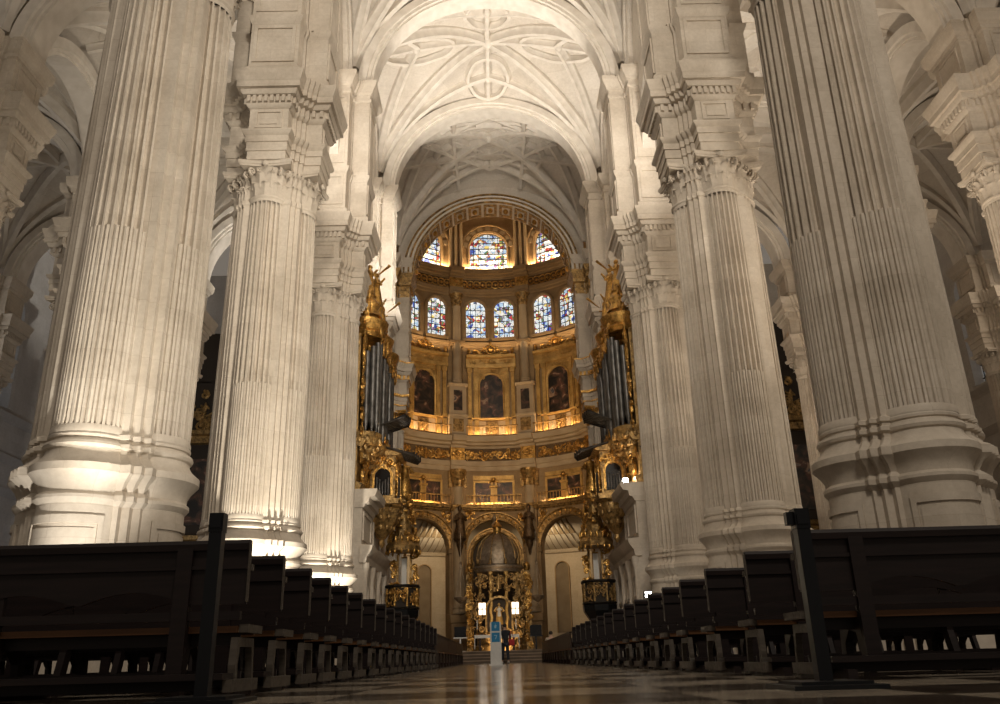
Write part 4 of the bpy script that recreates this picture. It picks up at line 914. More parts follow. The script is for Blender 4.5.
    for i in range(8):
        a = 2 * PI * (i + .5) / 8 + PI / 8; M = lambda s, z, d: ((.79 + d) * cos(a) - s * sin(a), (.79 + d) * sin(a) + s * cos(a), z)
        carve(g, M, -.26, .26, 2.95, 3.75, .05, 9, 100 + i, .19, .035)
        a2 = 2 * PI * i / 8 + PI / 8; g.lathe([(.05, 2.8), (.07, 3.0), (.04, 3.3), (.07, 3.6), (.05, 3.85)], 6, .86 * cos(a2), .86 * sin(a2))
    obj('gilt_panels', g, GOLD if sg < 0 else BROWNGOLD, t, 50)
    g = G(); g.tube(oct_(.9, 3.95), .09, 6, True); g.tube(oct_(.9, 2.85), .07, 6, True); obj('iron_rail', g, IRON, t)
    g = G(); g.box(-.16 - .25 * sg * 0, .16, .55, .68, 3.9, 5.6); g.box(-.42, -.3, .5, .7, 3.9, 5.7); g.box(.3, .42, .5, .7, 3.9, 5.7); obj('back_panel', g, BROWNGOLD, t)
    g = G(); g.box(-.14, .14, .5, .55, 4.1, 5.5); obj('pale_board', g, CLOTH, t)
    g = G()
    for q in (-.55, .55): carve(g, lambda s, z, d: (q + s, .55 - d, z), -.16, .16, 3.9, 5.7, .1, 14, int(130 + q * 10), .18, .05)
    obj('back_carving', g, GOLD, t, 50)
    g = G(); g.loft([oct_(r, z) for r, z in ((.5, 5.75), (.95, 5.8), (1.0, 6.05), (.9, 6.2), (.7, 6.35), (.5, 6.7), (.45, 7.2), (.3, 7.5), (.22, 8.4), (.3, 8.5), (.28, 8.6), (.12, 8.8))]); obj('canopy', g, BROWNGOLD, t, 25)
    g = G()
    for i in range(16):
        a = 2 * PI * i / 16
        blob(g, lambda s, z, d: ((.93 + d) * cos(a) - s * sin(a), (.93 + d) * sin(a) + s * cos(a), z), 0, 5.75, 0, .075, PI / 2, 1.8); g.ball((.85 * cos(a), .85 * sin(a), 6.4), .06, .06, .2, 6, 4)
    R = random.Random(7)
    for i in range(110):
        z = R.uniform(6.3, 8.8); r = .75 - (z - 6.3) * .17; a = R.uniform(0, 6.28); M = lambda s, zz, d: ((r + d) * cos(a) - s * sin(a), (r + d) * sin(a) + s * cos(a), zz)
        (spiral(g, M, 0, z, .17, .05, R.choice((-1, 1)), R.uniform(0, 6), .06, 9) if i % 2 else blob(g, M, 0, z, .05, .085, R.uniform(0, 3), 2.))
    statue(g, lambda s, z, d: (s, -d, z), 0, 8.8, 0, 2.1, sg)
    obj('spire_carving', g, GOLD, t, 50)
# floodlights standing where the photo shows bare lamps
def flood(lb, loc, rz, on=True):
    t = thing('floodlight', lb, 'lamp', loc, rz, None)
    g = G(); g.box(-.16, .16, -.1, .1, .12, .40); obj('housing', g, BLACK, t); g = G(); g.box(-.13, .13, -.12, -.101, .15, .37); obj('lens', g, LAMPE, t)
    g = G(); g.box(-.2, .2, -.08, .08, 0, .03); g.box(-.2, -.17, -.03, .03, 0, .3); g.box(.17, .2, -.03, .03, 0, .3); obj('bracket', g, BLACK, t)
flood('small bright floodlight on the stone cornice under the right organ', (XC + 6.3, 40.9, 8.1), .15)
flood('small lamp fixed low on the third right pier, seen just over the pews', (6.62, 37.4, 2.4), .1)

# ------------------------------------------------------------------ tabernacle, altar, lamps, screens, people
TX, TY, TZ = XC - .05, 66.0, .6
t = thing('tabernacle', 'tall gilded tabernacle with silver dome and lit glass in the central apse arch', 'tabernacle', (TX, TY, TZ))
g = G(); g.lathe([(2.0, 0), (2.0, .5), (1.7, .6), (1.7, 1.2), (1.85, 1.3), (1.85, 1.5), (1.5, 1.55)], 16); obj('base', g, BROWNGOLD, t, 25)
for i in range(8):
    a = PI / 8 + i * PI / 4; g = G(); x, y = 1.55 * cos(a), 1.55 * sin(a)
    g.tube([(x + .04 * cos(k * 1.3), y + .04 * sin(k * 1.3), 1.5 + k * .21) for k in range(21)], .12, 7); g.ball((x, y, 5.75), .2, .2, .2, 8, 5); obj('twisted_column', g, GILT, t, 45)
g = G(); g.lathe([(1.2, 5.8), (1.75, 5.85), (1.8, 6.05), (1.95, 6.15), (1.95, 6.3), (1.4, 6.4)], 32); obj('crown_ring', g, SILVER, t, 30)
g = G(); n = 40; g.loft([[(r * (1 + .03 * cos(10 * a)) * cos(a), r * (1 + .03 * cos(10 * a)) * sin(a), z) for a in [2 * PI * i / n for i in range(n)]] for r, z in ((1.6, 6.4), (1.6, 6.8), (1.55, 7.3), (1.4, 7.8), (1.15, 8.25), (.8, 8.6), (.4, 8.8), (.3, 8.85))]); obj('dome', g, SILVER, t, 50)
g = G()
for i in range(10):
    a = 2 * PI * i / 10; g.tube([(r * cos(a), r * sin(a), z) for r, z in ((1.66, 6.8), (1.6, 7.3), (1.45, 7.8), (1.2, 8.3), (.85, 8.65), (.4, 8.9))], .05, 5)
    g.ball((1.9 * cos(a), 1.9 * sin(a), 6.55), .12, .12, .3, 6, 4)
obj('dome_ribs', g, BROWNGOLD, t)
g = G(); g.lathe([(.3, 8.8), (.32, 9.3), (.45, 9.35), (.25, 9.6), (.05, 9.9), (.04, 10.2)], 12); obj('lantern', g, GOLD, t, 40)
fm = lambda s, z, d: (s, -1.55 - d, z)
g = G(); half_disc(g, fm, 0, .9, 3.0, 1.5, -.1, 14); obj('dark_niche', g, DARKV, t)
g = G(); statue(g, fm, 0, 2.0, .15, 1.5, 0); obj('gilt_figure', g, GILT, t, 50)
g = G(); statue(g, fm, 0, 4.55, .1, 1.1, 0); carve(g, fm, -1.2, 1.2, 4.4, 5.6, .05, 26, 201, .25, .06); carve(g, fm, -1.9, -1.2, 1.6, 5.4, .2, 30, 202, .25, .06); carve(g, fm, 1.2, 1.9, 1.6, 5.4, .2, 30, 203, .25, .06); carve(g, fm, -1.6, 1.6, .3, 1.5, .25, 44, 204, .28, .07); arch_ring(g, fm, 0, .9, 3.0, [(0, 0), (0, .2), (.15, .2), (.15, 0)], 16, 1.5); obj('gilt_carving', g, BROWNGOLD, t, 50)
for s in (-1.25, 1.2):
    g = G(); mbox(g, fm, s - .26, s + .26, 2.7, 3.55, .3, .4); p = obj('lit_glass', g, CANDLE, t)
    g = G()
    for q in (-.28, 0, .28): mbox(g, fm, s + q - .03, s + q + .03, 2.65, 3.6, .38, .46)
    for z in (2.67, 3.1, 3.57): mbox(g, fm, s - .3, s + .3, z - .03, z + .03, .38, .46)
    obj('lattice', g, GOLD, p)
g = G(); statue(g, fm, 0, 2.55, .5, .7, 0); obj('silver_figure', g, CLOTH, t, 50)
for s, lb in ((-1, 'left'), (1, 'right')):
    t = thing('gilt_pilaster_screen', f'tall red-gold carved upright at the {lb} of the tabernacle', 'ornament', (TX + s * 2.25, TY + .3, TZ), 0, 'carved uprights of the tabernacle')
    g = G(); g.box(-.22, .22, -.2, .2, 0, 6.0); obj('upright', g, BROWNGOLD, t)
    g = G(); carve(g, lambda a, z, d: (a, -.2 - d, z), -.22, .22, .4, 6.2, .06, 60, 300 + s, .22, .06); g.ball((0, 0, 6.3), .28, .28, .4); obj('carving', g, GOLD, t, 50)
t = thing('inner_arch', 'gilded inner arch with a dark backing behind the silver-domed tabernacle', 'arch', (XA, 72.2, .0))
lq = lambda s, z, d: (s, -d, z)
g = G(); arch_ring(g, lq, 0, 1.9, 8.4, [(0, -.3), (0, .1), (.12, .2), (.2, .08), (.38, .1), (.42, .22), (.52, .22), (.52, -.3)], 28, .0); obj('archivolt', g, BROWNGOLD, t, 35)
g = G(); half_disc(g, lq, 0, 1.92, 8.4, 0, -.2, 24); obj('dark_backing', g, DARKV, t)  # plain dark sheet added to close the view behind the tabernacle
t = thing('altar_table', 'altar table under a white cloth at the far end of the aisle', 'altar', (XC - .27, 47.0, .6))
g = G(); g.box(-1.15, 1.15, -.45, .45, .72, .80); obj('table_top', g, BENCHW, t)
for x in (-.9, .9):
    for y in (-.35, .35): g = G(); g.box(x - .05, x + .05, y - .05, y + .05, 0, .72); obj('leg', g, BENCHW, t)
t2 = obj('altar_cloth', (lambda g: (g.loft([[(-1.2, y, .12 + .02 * sin(y * 9)), (-1.19, y, .82), (1.19, y, .82), (1.2, y, .12 + .02 * sin(y * 9)), (1.17, y, .12), (1.16, y, .8), (-1.16, y, .8), (-1.17, y, .12)] for y in [-.48 + .08 * i for i in range(13)]]), g.box(-1.19, 1.19, -.485, -.475, .66, .82), g)[-1])(G()), CLOTH, None, 30, (XC - .27, 47.0, .6))
tag(t2, 'white cloth over the altar table, hanging down at both ends', 'cloth')
for i, x in enumerate((-1.05, 1.05)):
    t = thing('altar_candle', f'slim white candle on a holder at the {["left", "right"][i]} end of the altar', 'candle', (XC - .27 + x, 47.0, 1.425), 0, 'altar candles')
    g = G(); g.lathe([(.09, 0), (.09, .02), (.02, .05), (.02, .25), (.06, .27), (.06, .29), (.01, .3)], 10); obj('holder', g, GOLD, t); g = G(); g.lathe([(.03, .28), (.03, .75), (.005, .78)], 8); obj('wax', g, CLOTH, t)
for sg, nm in ((-1, 'left'), (1, 'right')):
    t = thing('sanctuary_lamp', f'silver hanging lamp on three slanting chains, {nm} of the tabernacle', 'lamp', (XC + sg * 2.95, 66.2, 4.6), 0, 'hanging silver lamps')
    g = G(); g.lathe([(.03, -.55), (.08, -.45), (.05, -.35), (.3, -.2), (.5, 0), (.55, .12), (.45, .15), (.4, .05)], 20); obj('bowl', g, SILVER, t, 40)
    for k in range(3):
        a = 2 * PI * k / 3 + .5; g = G(); g.tube([(.5 * cos(a), .5 * sin(a), .12), (.04 * cos(a), .04 * sin(a), 2.6)], .025, 5); obj('chain', g, SILVER, t)
    g = G(); g.lathe([(.02, 2.55), (.12, 2.6), (.08, 2.75), (.02, 2.8)], 10); g.tube([(0, 0, 2.75), (0, 0, 5.0)], .02, 5); obj('hanger', g, SILVER, t)
t = thing('chandelier', 'small ornate lamp hanging inside the central apse arch', 'lamp', (XC - .25, 75.2, 10.9))
g = G(); g.lathe([(.05, -.3), (.25, 0), (.12, .3), (.3, .6), (.1, .9), (.22, 1.2), (.05, 1.6)], 14); obj('stem', g, SILVER, t, 40)
for k in range(6):
    a = k * PI / 3; g = G(); g.tube([(.15 * cos(a), .15 * sin(a), .1), (.4 * cos(a), .4 * sin(a), 0), (.5 * cos(a), .5 * sin(a), .3)], .04, 5); g.lathe([(.08, .3), (.08, .35), (.02, .36)], 8, .5 * cos(a), .5 * sin(a)); obj('arm', g, SILVER, t)
for sg, nm in ((-1, 'left'), (1, 'right')):
    t = thing('display_screen', f'black screen on a stand at the {nm} of the altar', 'screen', (XC + sg * 2.0 - .2, 46.2, .6), 0, 'black screens beside the altar')
    g = G(); g.box(-.31, .31, -.04, .04, .72, 1.25); obj('panel', g, SCREEN, t)
    g = G(); g.box(-.04, .04, -.03, .03, .02, .72); g.box(-.28, .28, -.15, .15, 0, .03); g.box(-.36, .36, -.05, -.03, .66, .72); obj('stand', g, WHITE if sg < 0 else BLACK, t)
t = thing('info_totem', 'white upright information pillar with two blue panels in the aisle', 'sign', (XC - .31, 27.0, 0))
g = G(); g.box(-.21, .21, -.17, .17, 0, .05); g.box(-.17, .17, -.12, .12, .05, 1.24); g.box(-.16, .16, -.11, .11, 1.24, 1.26); obj('pillar', g, WHITE, t)
for z0 in (1.0, .68):
    g = G(); g.box(-.125, .125, -.128, -.12, z0, z0 + .27); p = obj('blue_panel', g, BLUE, t)
    g = G(); z = z0 + .08
    if z0 > .9: g.lathe([(.001, z + .105), (.018, z + .118), (.001, z + .135)], 8, 0, -.13); g.prism([(-.03, 0), (.02, 0), (.035, .09), (-.015, .1), (-.04, .06)], lambda q: (q[0], -.133, z + q[1]), lambda q: (q[0], -.128, z + q[1]))
    else: g.prism([(-.05, .12), (-.05, .10), (.015, .10), (-.02, .0), (.005, .0), (.045, .12)], lambda q: (q[0], -.133, z + q[1]), lambda q: (q[0], -.128, z + q[1]))
    obj('white_pictogram', g, plain('pale blue print', (.35, .55, .7)), p)
def skin_fig(name, verts, edges, m, parent, sub=1):
    me = bpy.data.meshes.new(name); me.from_pydata([v[:3] for v in verts], edges, []); o = bpy.data.objects.new(name, me); C.objects.link(o)
    me.materials.append(m); md = o.modifiers.new('skin', 'SKIN'); md.use_smooth_shade = True
    if not me.skin_vertices: pass
    bpy.context.view_layer.objects.active = o
    sv = me.skin_vertices[0].data if me.skin_vertices else None
    if sv is None:
        bpy.ops.object.select_all(action='DESELECT'); o.select_set(True); bpy.ops.mesh.customdata_skin_add(); sv = me.skin_vertices[0].data
    for i, v in enumerate(verts): sv[i].radius = (v[3], v[4] if len(v) > 4 else v[3])
    sv[0].use_root = True
    ss = o.modifiers.new('sub', 'SUBSURF'); ss.levels = sub; ss.render_levels = sub
    o.parent = parent; return o
def person_walk(t, coat, pants, k=1.):
    """standing figure, back to the camera, slight stride; local +y is away from the camera"""
    V = [(0, 0, .95, .15, .11), (0, 0, 1.15, .14, .10), (0, .01, 1.35, .17, .11), (0, .0, 1.47, .09, .08), (0, .01, 1.53, .055), (0, .03, 1.62, .085, .095), (0, .03, 1.70, .075, .085)]
    E = [(0, 1), (1, 2), (2, 3), (3, 4), (4, 5), (5, 6)]
    for s, st in ((-1, .12), (1, -.1)):
        b = len(V); V += [(s * .10, 0, .86, .095), (s * .10, st * .4 + .02, .48, .062), (s * .11, st, .09, .045), (s * .12, st + .12, .04, .04)]; E += [(0, b), (b, b + 1), (b + 1, b + 2), (b + 2, b + 3)]
        a = len(V); V += [(s * .20, 0, 1.42, .06), (s * .26, .02, 1.14, .045), (s * .25, .14, .92, .033), (s * .25, .17, .85, .03)]; E += [(2, a), (a, a + 1), (a + 1, a + 2), (a + 2, a + 3)]
        for q in range(4): V.append((s * (.25 + .018 * (q - 1.5)), .18 + .01 * q, .76 + .008 * abs(q - 1.5), .008)); E.append((a + 3, len(V) - 1))
        V.append((s * .22, .21, .81, .009)); E.append((a + 3, len(V) - 1))
    body = skin_fig('body', V, E, SKIN, t)
    skin_fig('coat', [(0, 0, .80, .19, .15), (0, 0, 1.0, .17, .13), (0, 0, 1.2, .165, .125), (0, .01, 1.36, .19, .13), (0, 0, 1.48, .10, .09)] + [p for s in (-1, 1) for p in ((s * .21, 0, 1.42, .075), (s * .27, .02, 1.14, .062), (s * .255, .13, .93, .05))], [(0, 1), (1, 2), (2, 3), (3, 4), (3, 5), (5, 6), (6, 7), (3, 8), (8, 9), (9, 10)], coat, t)
    skin_fig('trousers', [(0, 0, .92, .16, .12)] + [p for s, st in ((-1, .12), (1, -.1)) for p in ((s * .10, 0, .84, .11), (s * .10, st * .4 + .02, .48, .085), (s * .11, st, .12, .07))], [(0, 1), (1, 2), (2, 3), (0, 4), (4, 5), (5, 6)], pants, t)
    g = G(); g.ball((0, .02, 1.675), .098, .105, .098, 14, 8); obj('hair', g, HAIR, t)
    g = G(); g.ball((0, .135, 1.62), .018, .03, .025, 6, 4); g.ball((-.035, .118, 1.645), .014); g.ball((.035, .118, 1.645), .014); g.ball((0, .122, 1.58), .03, .012, .008); g.ball((-.088, .03, 1.63), .014, .025, .035); g.ball((.088, .03, 1.63), .014, .025, .035); obj('face', g, SKIN, t, 60)
    for s, st in ((-1, .12), (1, -.1)):
        g = G(); g.ball((s * .115, st + .06, .045), .05, .14, .045, 10, 6); obj('shoe', g, CLOTH, t)
t = thing('person', 'person in a dark coat walking beside the white pillar, a red bag at the side', 'person', (XC + .12, 41.5, 0), .35); person_walk(t, DARKC, JEAN)
t2 = thing('shoulder_bag', 'small red bag hanging at the hip of the person in the dark coat', 'bag', (XC + .42, 41.42, .78), .35)
g = G(); g.loft([[(x * w, y * d, z) for x, y in ((-1, -1), (1, -1), (1, 1), (-1, 1))] for z, w, d in ((0, .11, .05), (.04, .13, .06), (.24, .12, .055), (.28, .10, .04))]); obj('pouch', g, RED, t2, 30)
g = G(); g.tube([(-.1, 0, .26), (-.06, 0, .55), (.0, 0, .66), (.06, 0, .55), (.1, 0, .26)], .012, 5); obj('strap', g, RED, t2)
t = thing('person', 'seated person with dark hair and pale clothing beyond the right benches', 'person', (XC + 2.35, 42.2, .0), .2)
V = [(0, 0, .55, .16, .12), (0, .02, .8, .16, .11), (0, .02, 1.0, .19, .11), (0, .02, 1.12, .09, .08), (0, .03, 1.18, .05), (0, .05, 1.27, .085, .095), (0, .05, 1.34, .07, .08)]; E = [(i, i + 1) for i in range(6)]
for s in (-1, 1):
    b = len(V); V += [(s * .1, .12, .52, .09), (s * .12, .45, .5, .065), (s * .12, .46, .1, .045), (s * .12, .58, .05, .04)]; E += [(0, b), (b, b + 1), (b + 1, b + 2), (b + 2, b + 3)]
    a = len(V); V += [(s * .21, .02, 1.05, .06), (s * .26, .08, .8, .045), (s * .16, .32, .66, .035), (s * .12, .4, .62, .03)]; E += [(2, a), (a, a + 1), (a + 1, a + 2), (a + 2, a + 3)]
    for q in range(4): V.append((s * (.12 + .016 * (q - 1.5)), .47 + .006 * q, .6, .008)); E.append((a + 3, len(V) - 1))
    V.append((s * .08, .42, .6, .009)); E.append((a + 3, len(V) - 1))
skin_fig('body', V, E, SKIN, t)
skin_fig('clothes', [(0, 0, .56, .19, .15), (0, .02, .82, .18, .13), (0, .02, 1.02, .21, .13), (0, .02, 1.12, .11, .1)] + [p for s in (-1, 1) for p in ((s * .22, .02, 1.05, .075), (s * .27, .08, .8, .06), (s * .19, .28, .68, .05), (s * .1, .14, .54, .11), (s * .12, .46, .52, .085), (s * .12, .47, .14, .06))],
         [(0, 1), (1, 2), (2, 3), (2, 4), (4, 5), (5, 6), (0, 7), (7, 8), (8, 9), (2, 10), (10, 11), (11, 12), (0, 13), (13, 14), (14, 15)], BEIGE, t)
g = G(); g.ball((0, .04, 1.315), .1, .105, .1, 14, 8); obj('hair', g, HAIR, t)
c = thing('side_chair', 'plain wooden chair under the seated person beyond the benches', 'chair', (XC + 2.35, 42.2, 0), .2)
g = G(); g.box(-.24, .24, -.2, .3, .38, .42); obj('seat', g, BENCHW, c); g = G(); g.box(-.24, .24, -.24, -.2, .38, .82); obj('backrest', g, BENCHW, c)
for x in (-.21, .21):
    for y in (-.17, .26): g = G(); g.box(x - .02, x + .02, y - .02, y + .02, 0, .38); obj('leg', g, BENCHW, c)

# ------------------------------------------------------------------ barrier posts
def post(lb, loc, h, cs):
    t = thing('barrier_post', lb, 'post', loc, 0, 'black posts in front of the pews')
    g = G(); g.box(-.22, .22, -.22, .22, 0, .02); g.box(-.17, .17, -.17, .17, .02, .035); obj('base', g, BLACK, t)
    g = G(); g.box(-.034, .034, -.034, .034, .035, h); obj('pole', g, BLACK, t)
    g = G(); g.box(-.038, .038, -.038, .038, h - .1, h); (g.box(-.075, -.034, -.02, .02, h - .08, h - .015) if cs else None); g.box(-.03, .03, -.045, -.038, h - .08, h - .03); obj('belt_cassette', g, BLACK, t)
post('black square barrier post in front of the left pews', (-1.50, 4.55, 0), .955, 0)
post('black square barrier post in front of the right pews', (1.58, 4.3, 0), .86, -1)

# ------------------------------------------------------------------ pews
PLEN = 4.35
def pew(lb, x, y, sg, grp, rz=0, proto={}):
    t = thing('church_pew', lb, 'pew', (x, y, 0), rz, grp)
    if sg in proto:
        for k in proto[sg]: link_copy(k, t)
        return t
    K = []
    def part(nm, g, m, sm=30, par=None):
        h = G(); h.V = [(v[0] * sg, v[1], v[2]) for v in g.V]; h.F = [f[::-1] for f in g.F] if sg < 0 else g.F
        o = obj(nm, h, m, par or t, sm)
        if par is None: K.append(o)
        return o
    g = G(); n = 66; pts = [(0.0, .90), (0.0, .56)]
    for i in range(n + 1):
        s = i / n * PLEN; q = (s - .36) % .72 / .72 if s > .36 else 0; b = .545 + .085 * (sin(PI * q) ** .9 if s > .36 and s < PLEN - .3 else 0); pts.append((s, b))
    pts += [(PLEN, .90)]
    g.prism(pts, lambda p: (p[0], .0, p[1]), lambda p: (p[0], .028, p[1])); part('backrest', g, WOOD, 0)
    g = G(); g.loft([[(xx, yy, zz) for yy, zz in ((-.025, .885), (-.03, .925), (-.01, .95), (.04, .95), (.05, .93), (.045, .885))] for xx in (-.0, PLEN)]); part('top_rail', g, WOOD, 25)
    g = G(); g.box(0, PLEN, -.018, 0, .765, .79); part('mid_rail', g, WOOD)
    g = G(); g.box(.03, PLEN, -.01, .04, .45, .505); part('lower_rail', g, WOOD)
    g = G(); g.box(.05, PLEN, .03, .43, .375, .415); g.box(.05, PLEN, .40, .45, .37, .42); part('seat', g, SEATW)
    g = G(); g.box(.05, PLEN, .1, .125, .30, .375); part('seat_apron', g, WOOD)
    for xx in (.36, 1.55, 2.9, PLEN - .1):
        g = G(); out = [(.02, .0), (.0, .14), (.045, .30), (.03, .90), (.065, .90), (.075, .42), (.40, .375), (.40, .30), (.44, .0), (.36, .0), (.33, .22), (.24, .30), (.13, .28), (.09, .14), (.10, 0)]
        g.prism([(a - .03, b) for a, b in out], lambda p: (xx, p[0], p[1]), lambda p: (xx + .05, p[0], p[1])); part('leg_frame', g, WOOD, 0)
    g = G(); out = [(-.0, .02), (-.02, .18), (.0, .345), (.36, .345), (.38, .2), (.41, .02), (.37, .02), (.345, .2), (.32, .29), (.05, .29), (.03, .18), (.05, .02)]
    g.prism(out, lambda p: (.03, p[0], p[1]), lambda p: (.075, p[0], p[1])); e = part('end_frame', g, ENDW, 0)
    g = G(); g.box(-.012, .0, -.018, .012, .56, .93); part('end_strip', g, ENDW)
    g = G(); g.box(-.02, .0, -.0, .06, .755, .795); part('rail_end', g, ENDW)
    g = G(); g.box(-.01, .05, .06, .40, .375, .425); part('seat_end', g, ENDW)
    g = G(); g.box(.0, PLEN, -.36, -.14, .10, .135); g.box(.02, PLEN, -.20, -.17, .04, .10); part('kneeler', g, WOOD)
    g = G(); g.box(-.03, .02, -.28, .30, .03, .10); part('base_end', g, ENDW)
    for xx in (.06, 1.6, 2.95, PLEN - .1): g = G(); g.box(xx, xx + .06, -.42, .42, 0, .06); part('runner', g, WOOD)
    g = G(); g.box(.05, PLEN, .17, .20, .10, .145); part('stretcher', g, WOOD)
    for xx in (.36, 2.85): g = G(); g.box(xx, xx + .10, -.03, -.002, .06, .90); part('back_post', g, WOOD)
    proto[sg] = K
    return t
LY = [5.53, 6.42, 7.35, 8.2, 9.13, 10.11, 11.2, 12.2, 13.2, 14.15, 15.3, 16.4, 17.5, 18.6, 19.7, 20.8, 21.9]
RY = [5.75, 6.94, 8.3, 9.5, 10.53, 11.55, 12.75, 13.8, 15.2, 16.4, 17.6, 18.8, 20.0, 21.2, 22.4, 23.6]
for i, y in enumerate(LY): pew(f'dark wooden pew left of the aisle, {ORD[i]} row from the camera', -1.60 + .006 * i, y, -1, 'dark pews left of the aisle')
for i, y in enumerate(RY): pew(f'dark wooden pew right of the aisle, {ORD[i]} row from the camera', 2.05, y, 1, 'dark pews right of the aisle')
for sg, nm, xx, ya, yb in ((-1, 'left', -1.62, 23.2, 41.5), (1, 'right', 2.12, 25.2, 41.0)):
    n = 3; ln = (yb - ya) / n
    for k in range(n):
        t = thing('long_bench', f'long brown bench parallel to the {nm} of the aisle, ' + ['nearest', 'middle', 'farthest'][k] + ' of three', 'bench', (xx, ya + k * ln, 0), 0, f'lengthwise benches, {nm} side')
        bx = lambda g, a0, a1, y0, y1, z0, z1: g.box(min(sg * a0, sg * a1), max(sg * a0, sg * a1), y0, y1, z0, z1)
        g = G(); bx(g, .42, .46, 0, ln - .05, .40, .80); bx(g, .0, .035, 0, ln - .05, .44, .84); obj('backrest', g, BENCHW, t)
        g = G(); bx(g, -.02, .06, 0, ln - .05, .84, .875); obj('top_rail', g, BENCHW, t)
        g = G(); bx(g, -.05, .42, 0, ln - .05, .385, .42); obj('seat', g, SEATW, t)
        g = G(); bx(g, .0, .03, 0, ln - .05, .12, .385); obj('front_board', g, BENCHW, t)
        for j in range(5): g = G(); y0 = j * (ln - .15) / 4; bx(g, -.03, .44, y0, y0 + .07, 0, .385); obj('leg', g, BENCHW, t)

# ------------------------------------------------------------------ lights
def area(nm, loc, tgt, size, pw, col, sy=None):
    l = bpy.data.lights.new(nm, 'AREA'); l.energy = pw; l.color = col; l.size = size
    if sy: l.shape = 'RECTANGLE'; l.size_y = sy
    o = bpy.data.objects.new(nm, l); C.objects.link(o); o.location = loc; o.rotation_euler = (Vector(tgt) - Vector(loc)).to_track_quat('-Z', 'Y').to_euler(); return o
def spot(nm, loc, tgt, pw, col, ang=60, blend=.6, r=.1):
    l = bpy.data.lights.new(nm, 'SPOT'); l.energy = pw; l.color = col; l.spot_size = math.radians(ang); l.spot_blend = blend; l.shadow_soft_size = r
    o = bpy.data.objects.new(nm, l); C.objects.link(o); o.location = loc; o.rotation_euler = (Vector(tgt) - Vector(loc)).to_track_quat('-Z', 'Y').to_euler(); return o
def point(nm, loc, pw, col, r=.2):
    l = bpy.data.lights.new(nm, 'POINT'); l.energy = pw; l.color = col; l.shadow_soft_size = r
    o = bpy.data.objects.new(nm, l); C.objects.link(o); o.location = loc; return o
WARM = (1, .67, .35); WW = (1, .86, .68); SOFT = (1, .93, .83)
w = bpy.data.worlds.new('world'); bpy.context.scene.world = w; w.use_nodes = True
w.node_tree.nodes['Background'].inputs[0].default_value = (1, .86, .71, 1); w.node_tree.nodes['Background'].inputs[1].default_value = .16
# unseen lamps added to brighten the piers
area('west front fill', (XC + 5, -6., 22.), (XC, 34., 15.), 5., 2500, (1, .89, .75))  # added area lamp out of view, lifting the pier fronts
spot('left pier fill', (XC + 6., 5.5, 5.5), (XL, 17.5, 10.), 6500, (1, .91, .77), 54, .8, .6)  # this and the next: added spots out of view, aimed at the left piers
spot('left pier fill', (XC + 5.6, 6.5, 8.), (XL + .6, 33., 12.), 9000, (1, .91, .77), 42, .8, .6)
area('south aisle window', (XC + 15., 19., 12.), (XR, 33., 8.), 3., 420, (1, .88, .72))
spot('front fill', (XC + .5, 1., 27.), (XC, 27.6, 23.), 13000, (1, .91, .78), 62, .6, .9)  # added spot out of view for the upper piers and cornices
spot('right pier fill', (XC - 5.6, 6., 5.), (XR - .5, 31., 9.), 3000, (1, .88, .73), 40, .8, .6)  # added spot out of view, filling the right piers
# floods at the feet of the left piers
spot('pier flood', (XL + 2.2, ROW[0] - 4.2, .4), (XL + .4, ROW[0] - 1.5, 5.6), 1500, (1, .94, .82), 34, .9, .1)
spot('pier flood', (XL + 1.5, ROW[0] - 3.6, .4), (XL + .1, ROW[0] - 1.4, 3.7), 800, (1, .95, .86), 50, .9, .12)
for i, pw in ((1, 3300), (2, 3300)):
    spot('pier flood', (XL + 1.3, ROW[i] - 3.6, .35), (XL + .35, ROW[i] - 1.2, 4.2), pw, (1, .92, .78), 62, .8, .15)
for sg, X in ((-1, XL), (1, XR)):
    # floods standing on the cornices, aimed at the vaults
    area('cornice flood', (X - sg * .7, ROW[1] + 2.35, 21.6), (XC + sg * 2.5, ROW[1] + 6.5, 35), .8, 780, SOFT)
    spot('cornice flood', (X - sg * .7, ROW[2] + 2.35, 21.6), (X - sg * 6.2, ROW[2] + 4.1, 37), 5600, SOFT, 74, .5, .4)
spot('clerestory fill spot', (XC + 5., ROW[2] + 1.5, 20.5), (XL + 1.4, ROW[3] - .8, 24.5), 17000, (1, .95, .86), 36, .5, .15)  # added spot inside the nave, whitens the fourth left attic
spot('clerestory fill spot', (XC + 1., ROW[3] - 1.0, 25.), (XR - 1.2, ROW[2] + 5.0, 32.), 900, (1, .93, .82), 45, .6, .3)  # weaker added spot inside the nave for the right upper wall
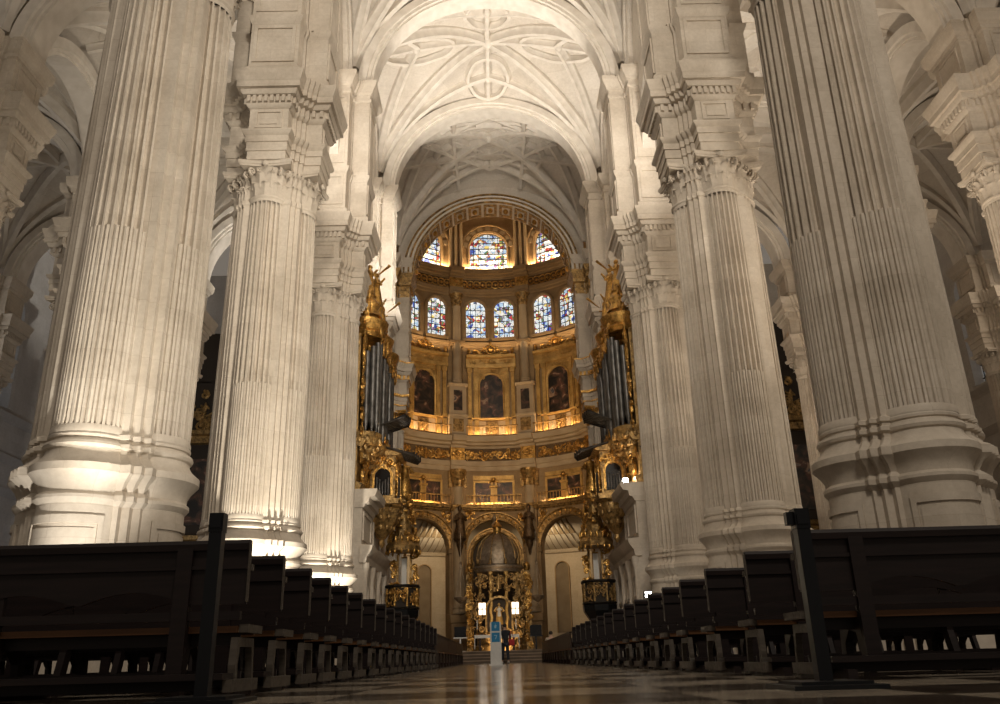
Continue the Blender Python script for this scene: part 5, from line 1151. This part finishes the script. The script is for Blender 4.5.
# apse lighting on its ledges
for b in (-1, 0, 1):
    for z, dd, pw in ((13.62, .22, 75), (20.0, .62, 135), (28.6, 1.0, 60), (37.6, .5, 330)):
        o = area('ledge lamp', ap(b * BAY, z, dd), ap(b * BAY, z + 5, -.6), 5.0, pw, WARM, .12); o.rotation_euler = (PI - .12, 0, -b * BAY)
area('apse wash', (XC, 62.5, 14), (XC, 76, 24), 2., 520, (1, .68, .37))
area('apse wash', (XC, 63.5, 1.2), (XC, 74, 9), 2., 60, (1, .72, .42))
point('tabernacle lamp', (XC, 63.0, 5.2), 30, WW, .3)
for b in (-1, 1):
    for q in (14, 18.5, 23, 27.5):
        a = b * q * DEG; area('cove lamp', (XA + 18.38 * sin(a), AY + 18.38 * cos(a), 10.25), (XA + 17.3 * sin(a), AY + 17.3 * cos(a), 13), 1.4, 800, (1, .84, .60), .12).rotation_euler = (PI + .2, 0, -a)
    area('ambulatory lamp', (XA + 13.2 * sin(b * .36), AY + 13.2 * cos(b * .36), 11), (XA + 18.4 * sin(b * .36), AY + 18.4 * cos(b * .36), 4), 1.2, 170, (1, .74, .45))
# organs
for sg in (-1, 1): spot('organ flood', (XC + sg * 3.6, 40.5, 7.5), (XC + sg * 6.6, 43.6, 14), 260, WARM, 80, .8, .2)
point('lamp', (XC + 6.2, 40.6, 8.45), 60, WW, .1)
# aisles
for sg, col, k in ((-1, (.98, .95, .92), .75), (1, (1, .84, .66), 1.15)):
    for i in (0, 1, 2):
        area('aisle daylight', (XC + sg * 32.5, ROW[i] + 5.3, 21), (XC + sg * 20, ROW[i] + 5.3, 14), 3.2, 190 * k, col, 7)
        area('aisle lamp', (XC + sg * 14., ROW[i] + 3, 8), (XC + sg * 15, ROW[i] + 4, 28), 2., (190 if sg < 0 else 430) * k, col if sg > 0 else (1, .88, .72))
area('aisle end wash', (XC - 22, 52, 6), (XC - 27, 62, 16), 3, 160, (.92, .94, 1))

# ------------------------------------------------------------------ camera
f_, pi_, ro, ya = 827.1, math.radians(20.39), math.radians(-1.57), math.radians(.739)
fw = Vector((sin(ya) * cos(pi_), cos(ya) * cos(pi_), sin(pi_))); rt = Vector((cos(ya), -sin(ya), 0)); up = rt.cross(fw)
r2 = rt * cos(ro) + up * sin(ro); u2 = up * cos(ro) - rt * sin(ro)
cam = bpy.data.cameras.new('camera'); cam.sensor_width = 36; cam.sensor_fit = 'HORIZONTAL'; cam.lens = f_ / 1000 * 36; cam.clip_end = 300; cam.clip_start = .05
co = bpy.data.objects.new('camera', cam); C.objects.link(co)
co.matrix_world = Matrix(((r2.x, u2.x, -fw.x, 0), (r2.y, u2.y, -fw.y, 0), (r2.z, u2.z, -fw.z, .17), (0, 0, 0, 1)))
S = bpy.context.scene; S.camera = co
S.view_settings.view_transform = 'Standard'; S.view_settings.look = 'None'; S.view_settings.gamma = 1; S.view_settings.use_curve_mapping = False
S.view_settings.exposure = 0.12
S.cycles.use_denoising = True; S.cycles.max_bounces = 6; S.cycles.diffuse_bounces = 4; S.cycles.glossy_bounces = 3; S.cycles.sample_clamp_indirect = 4
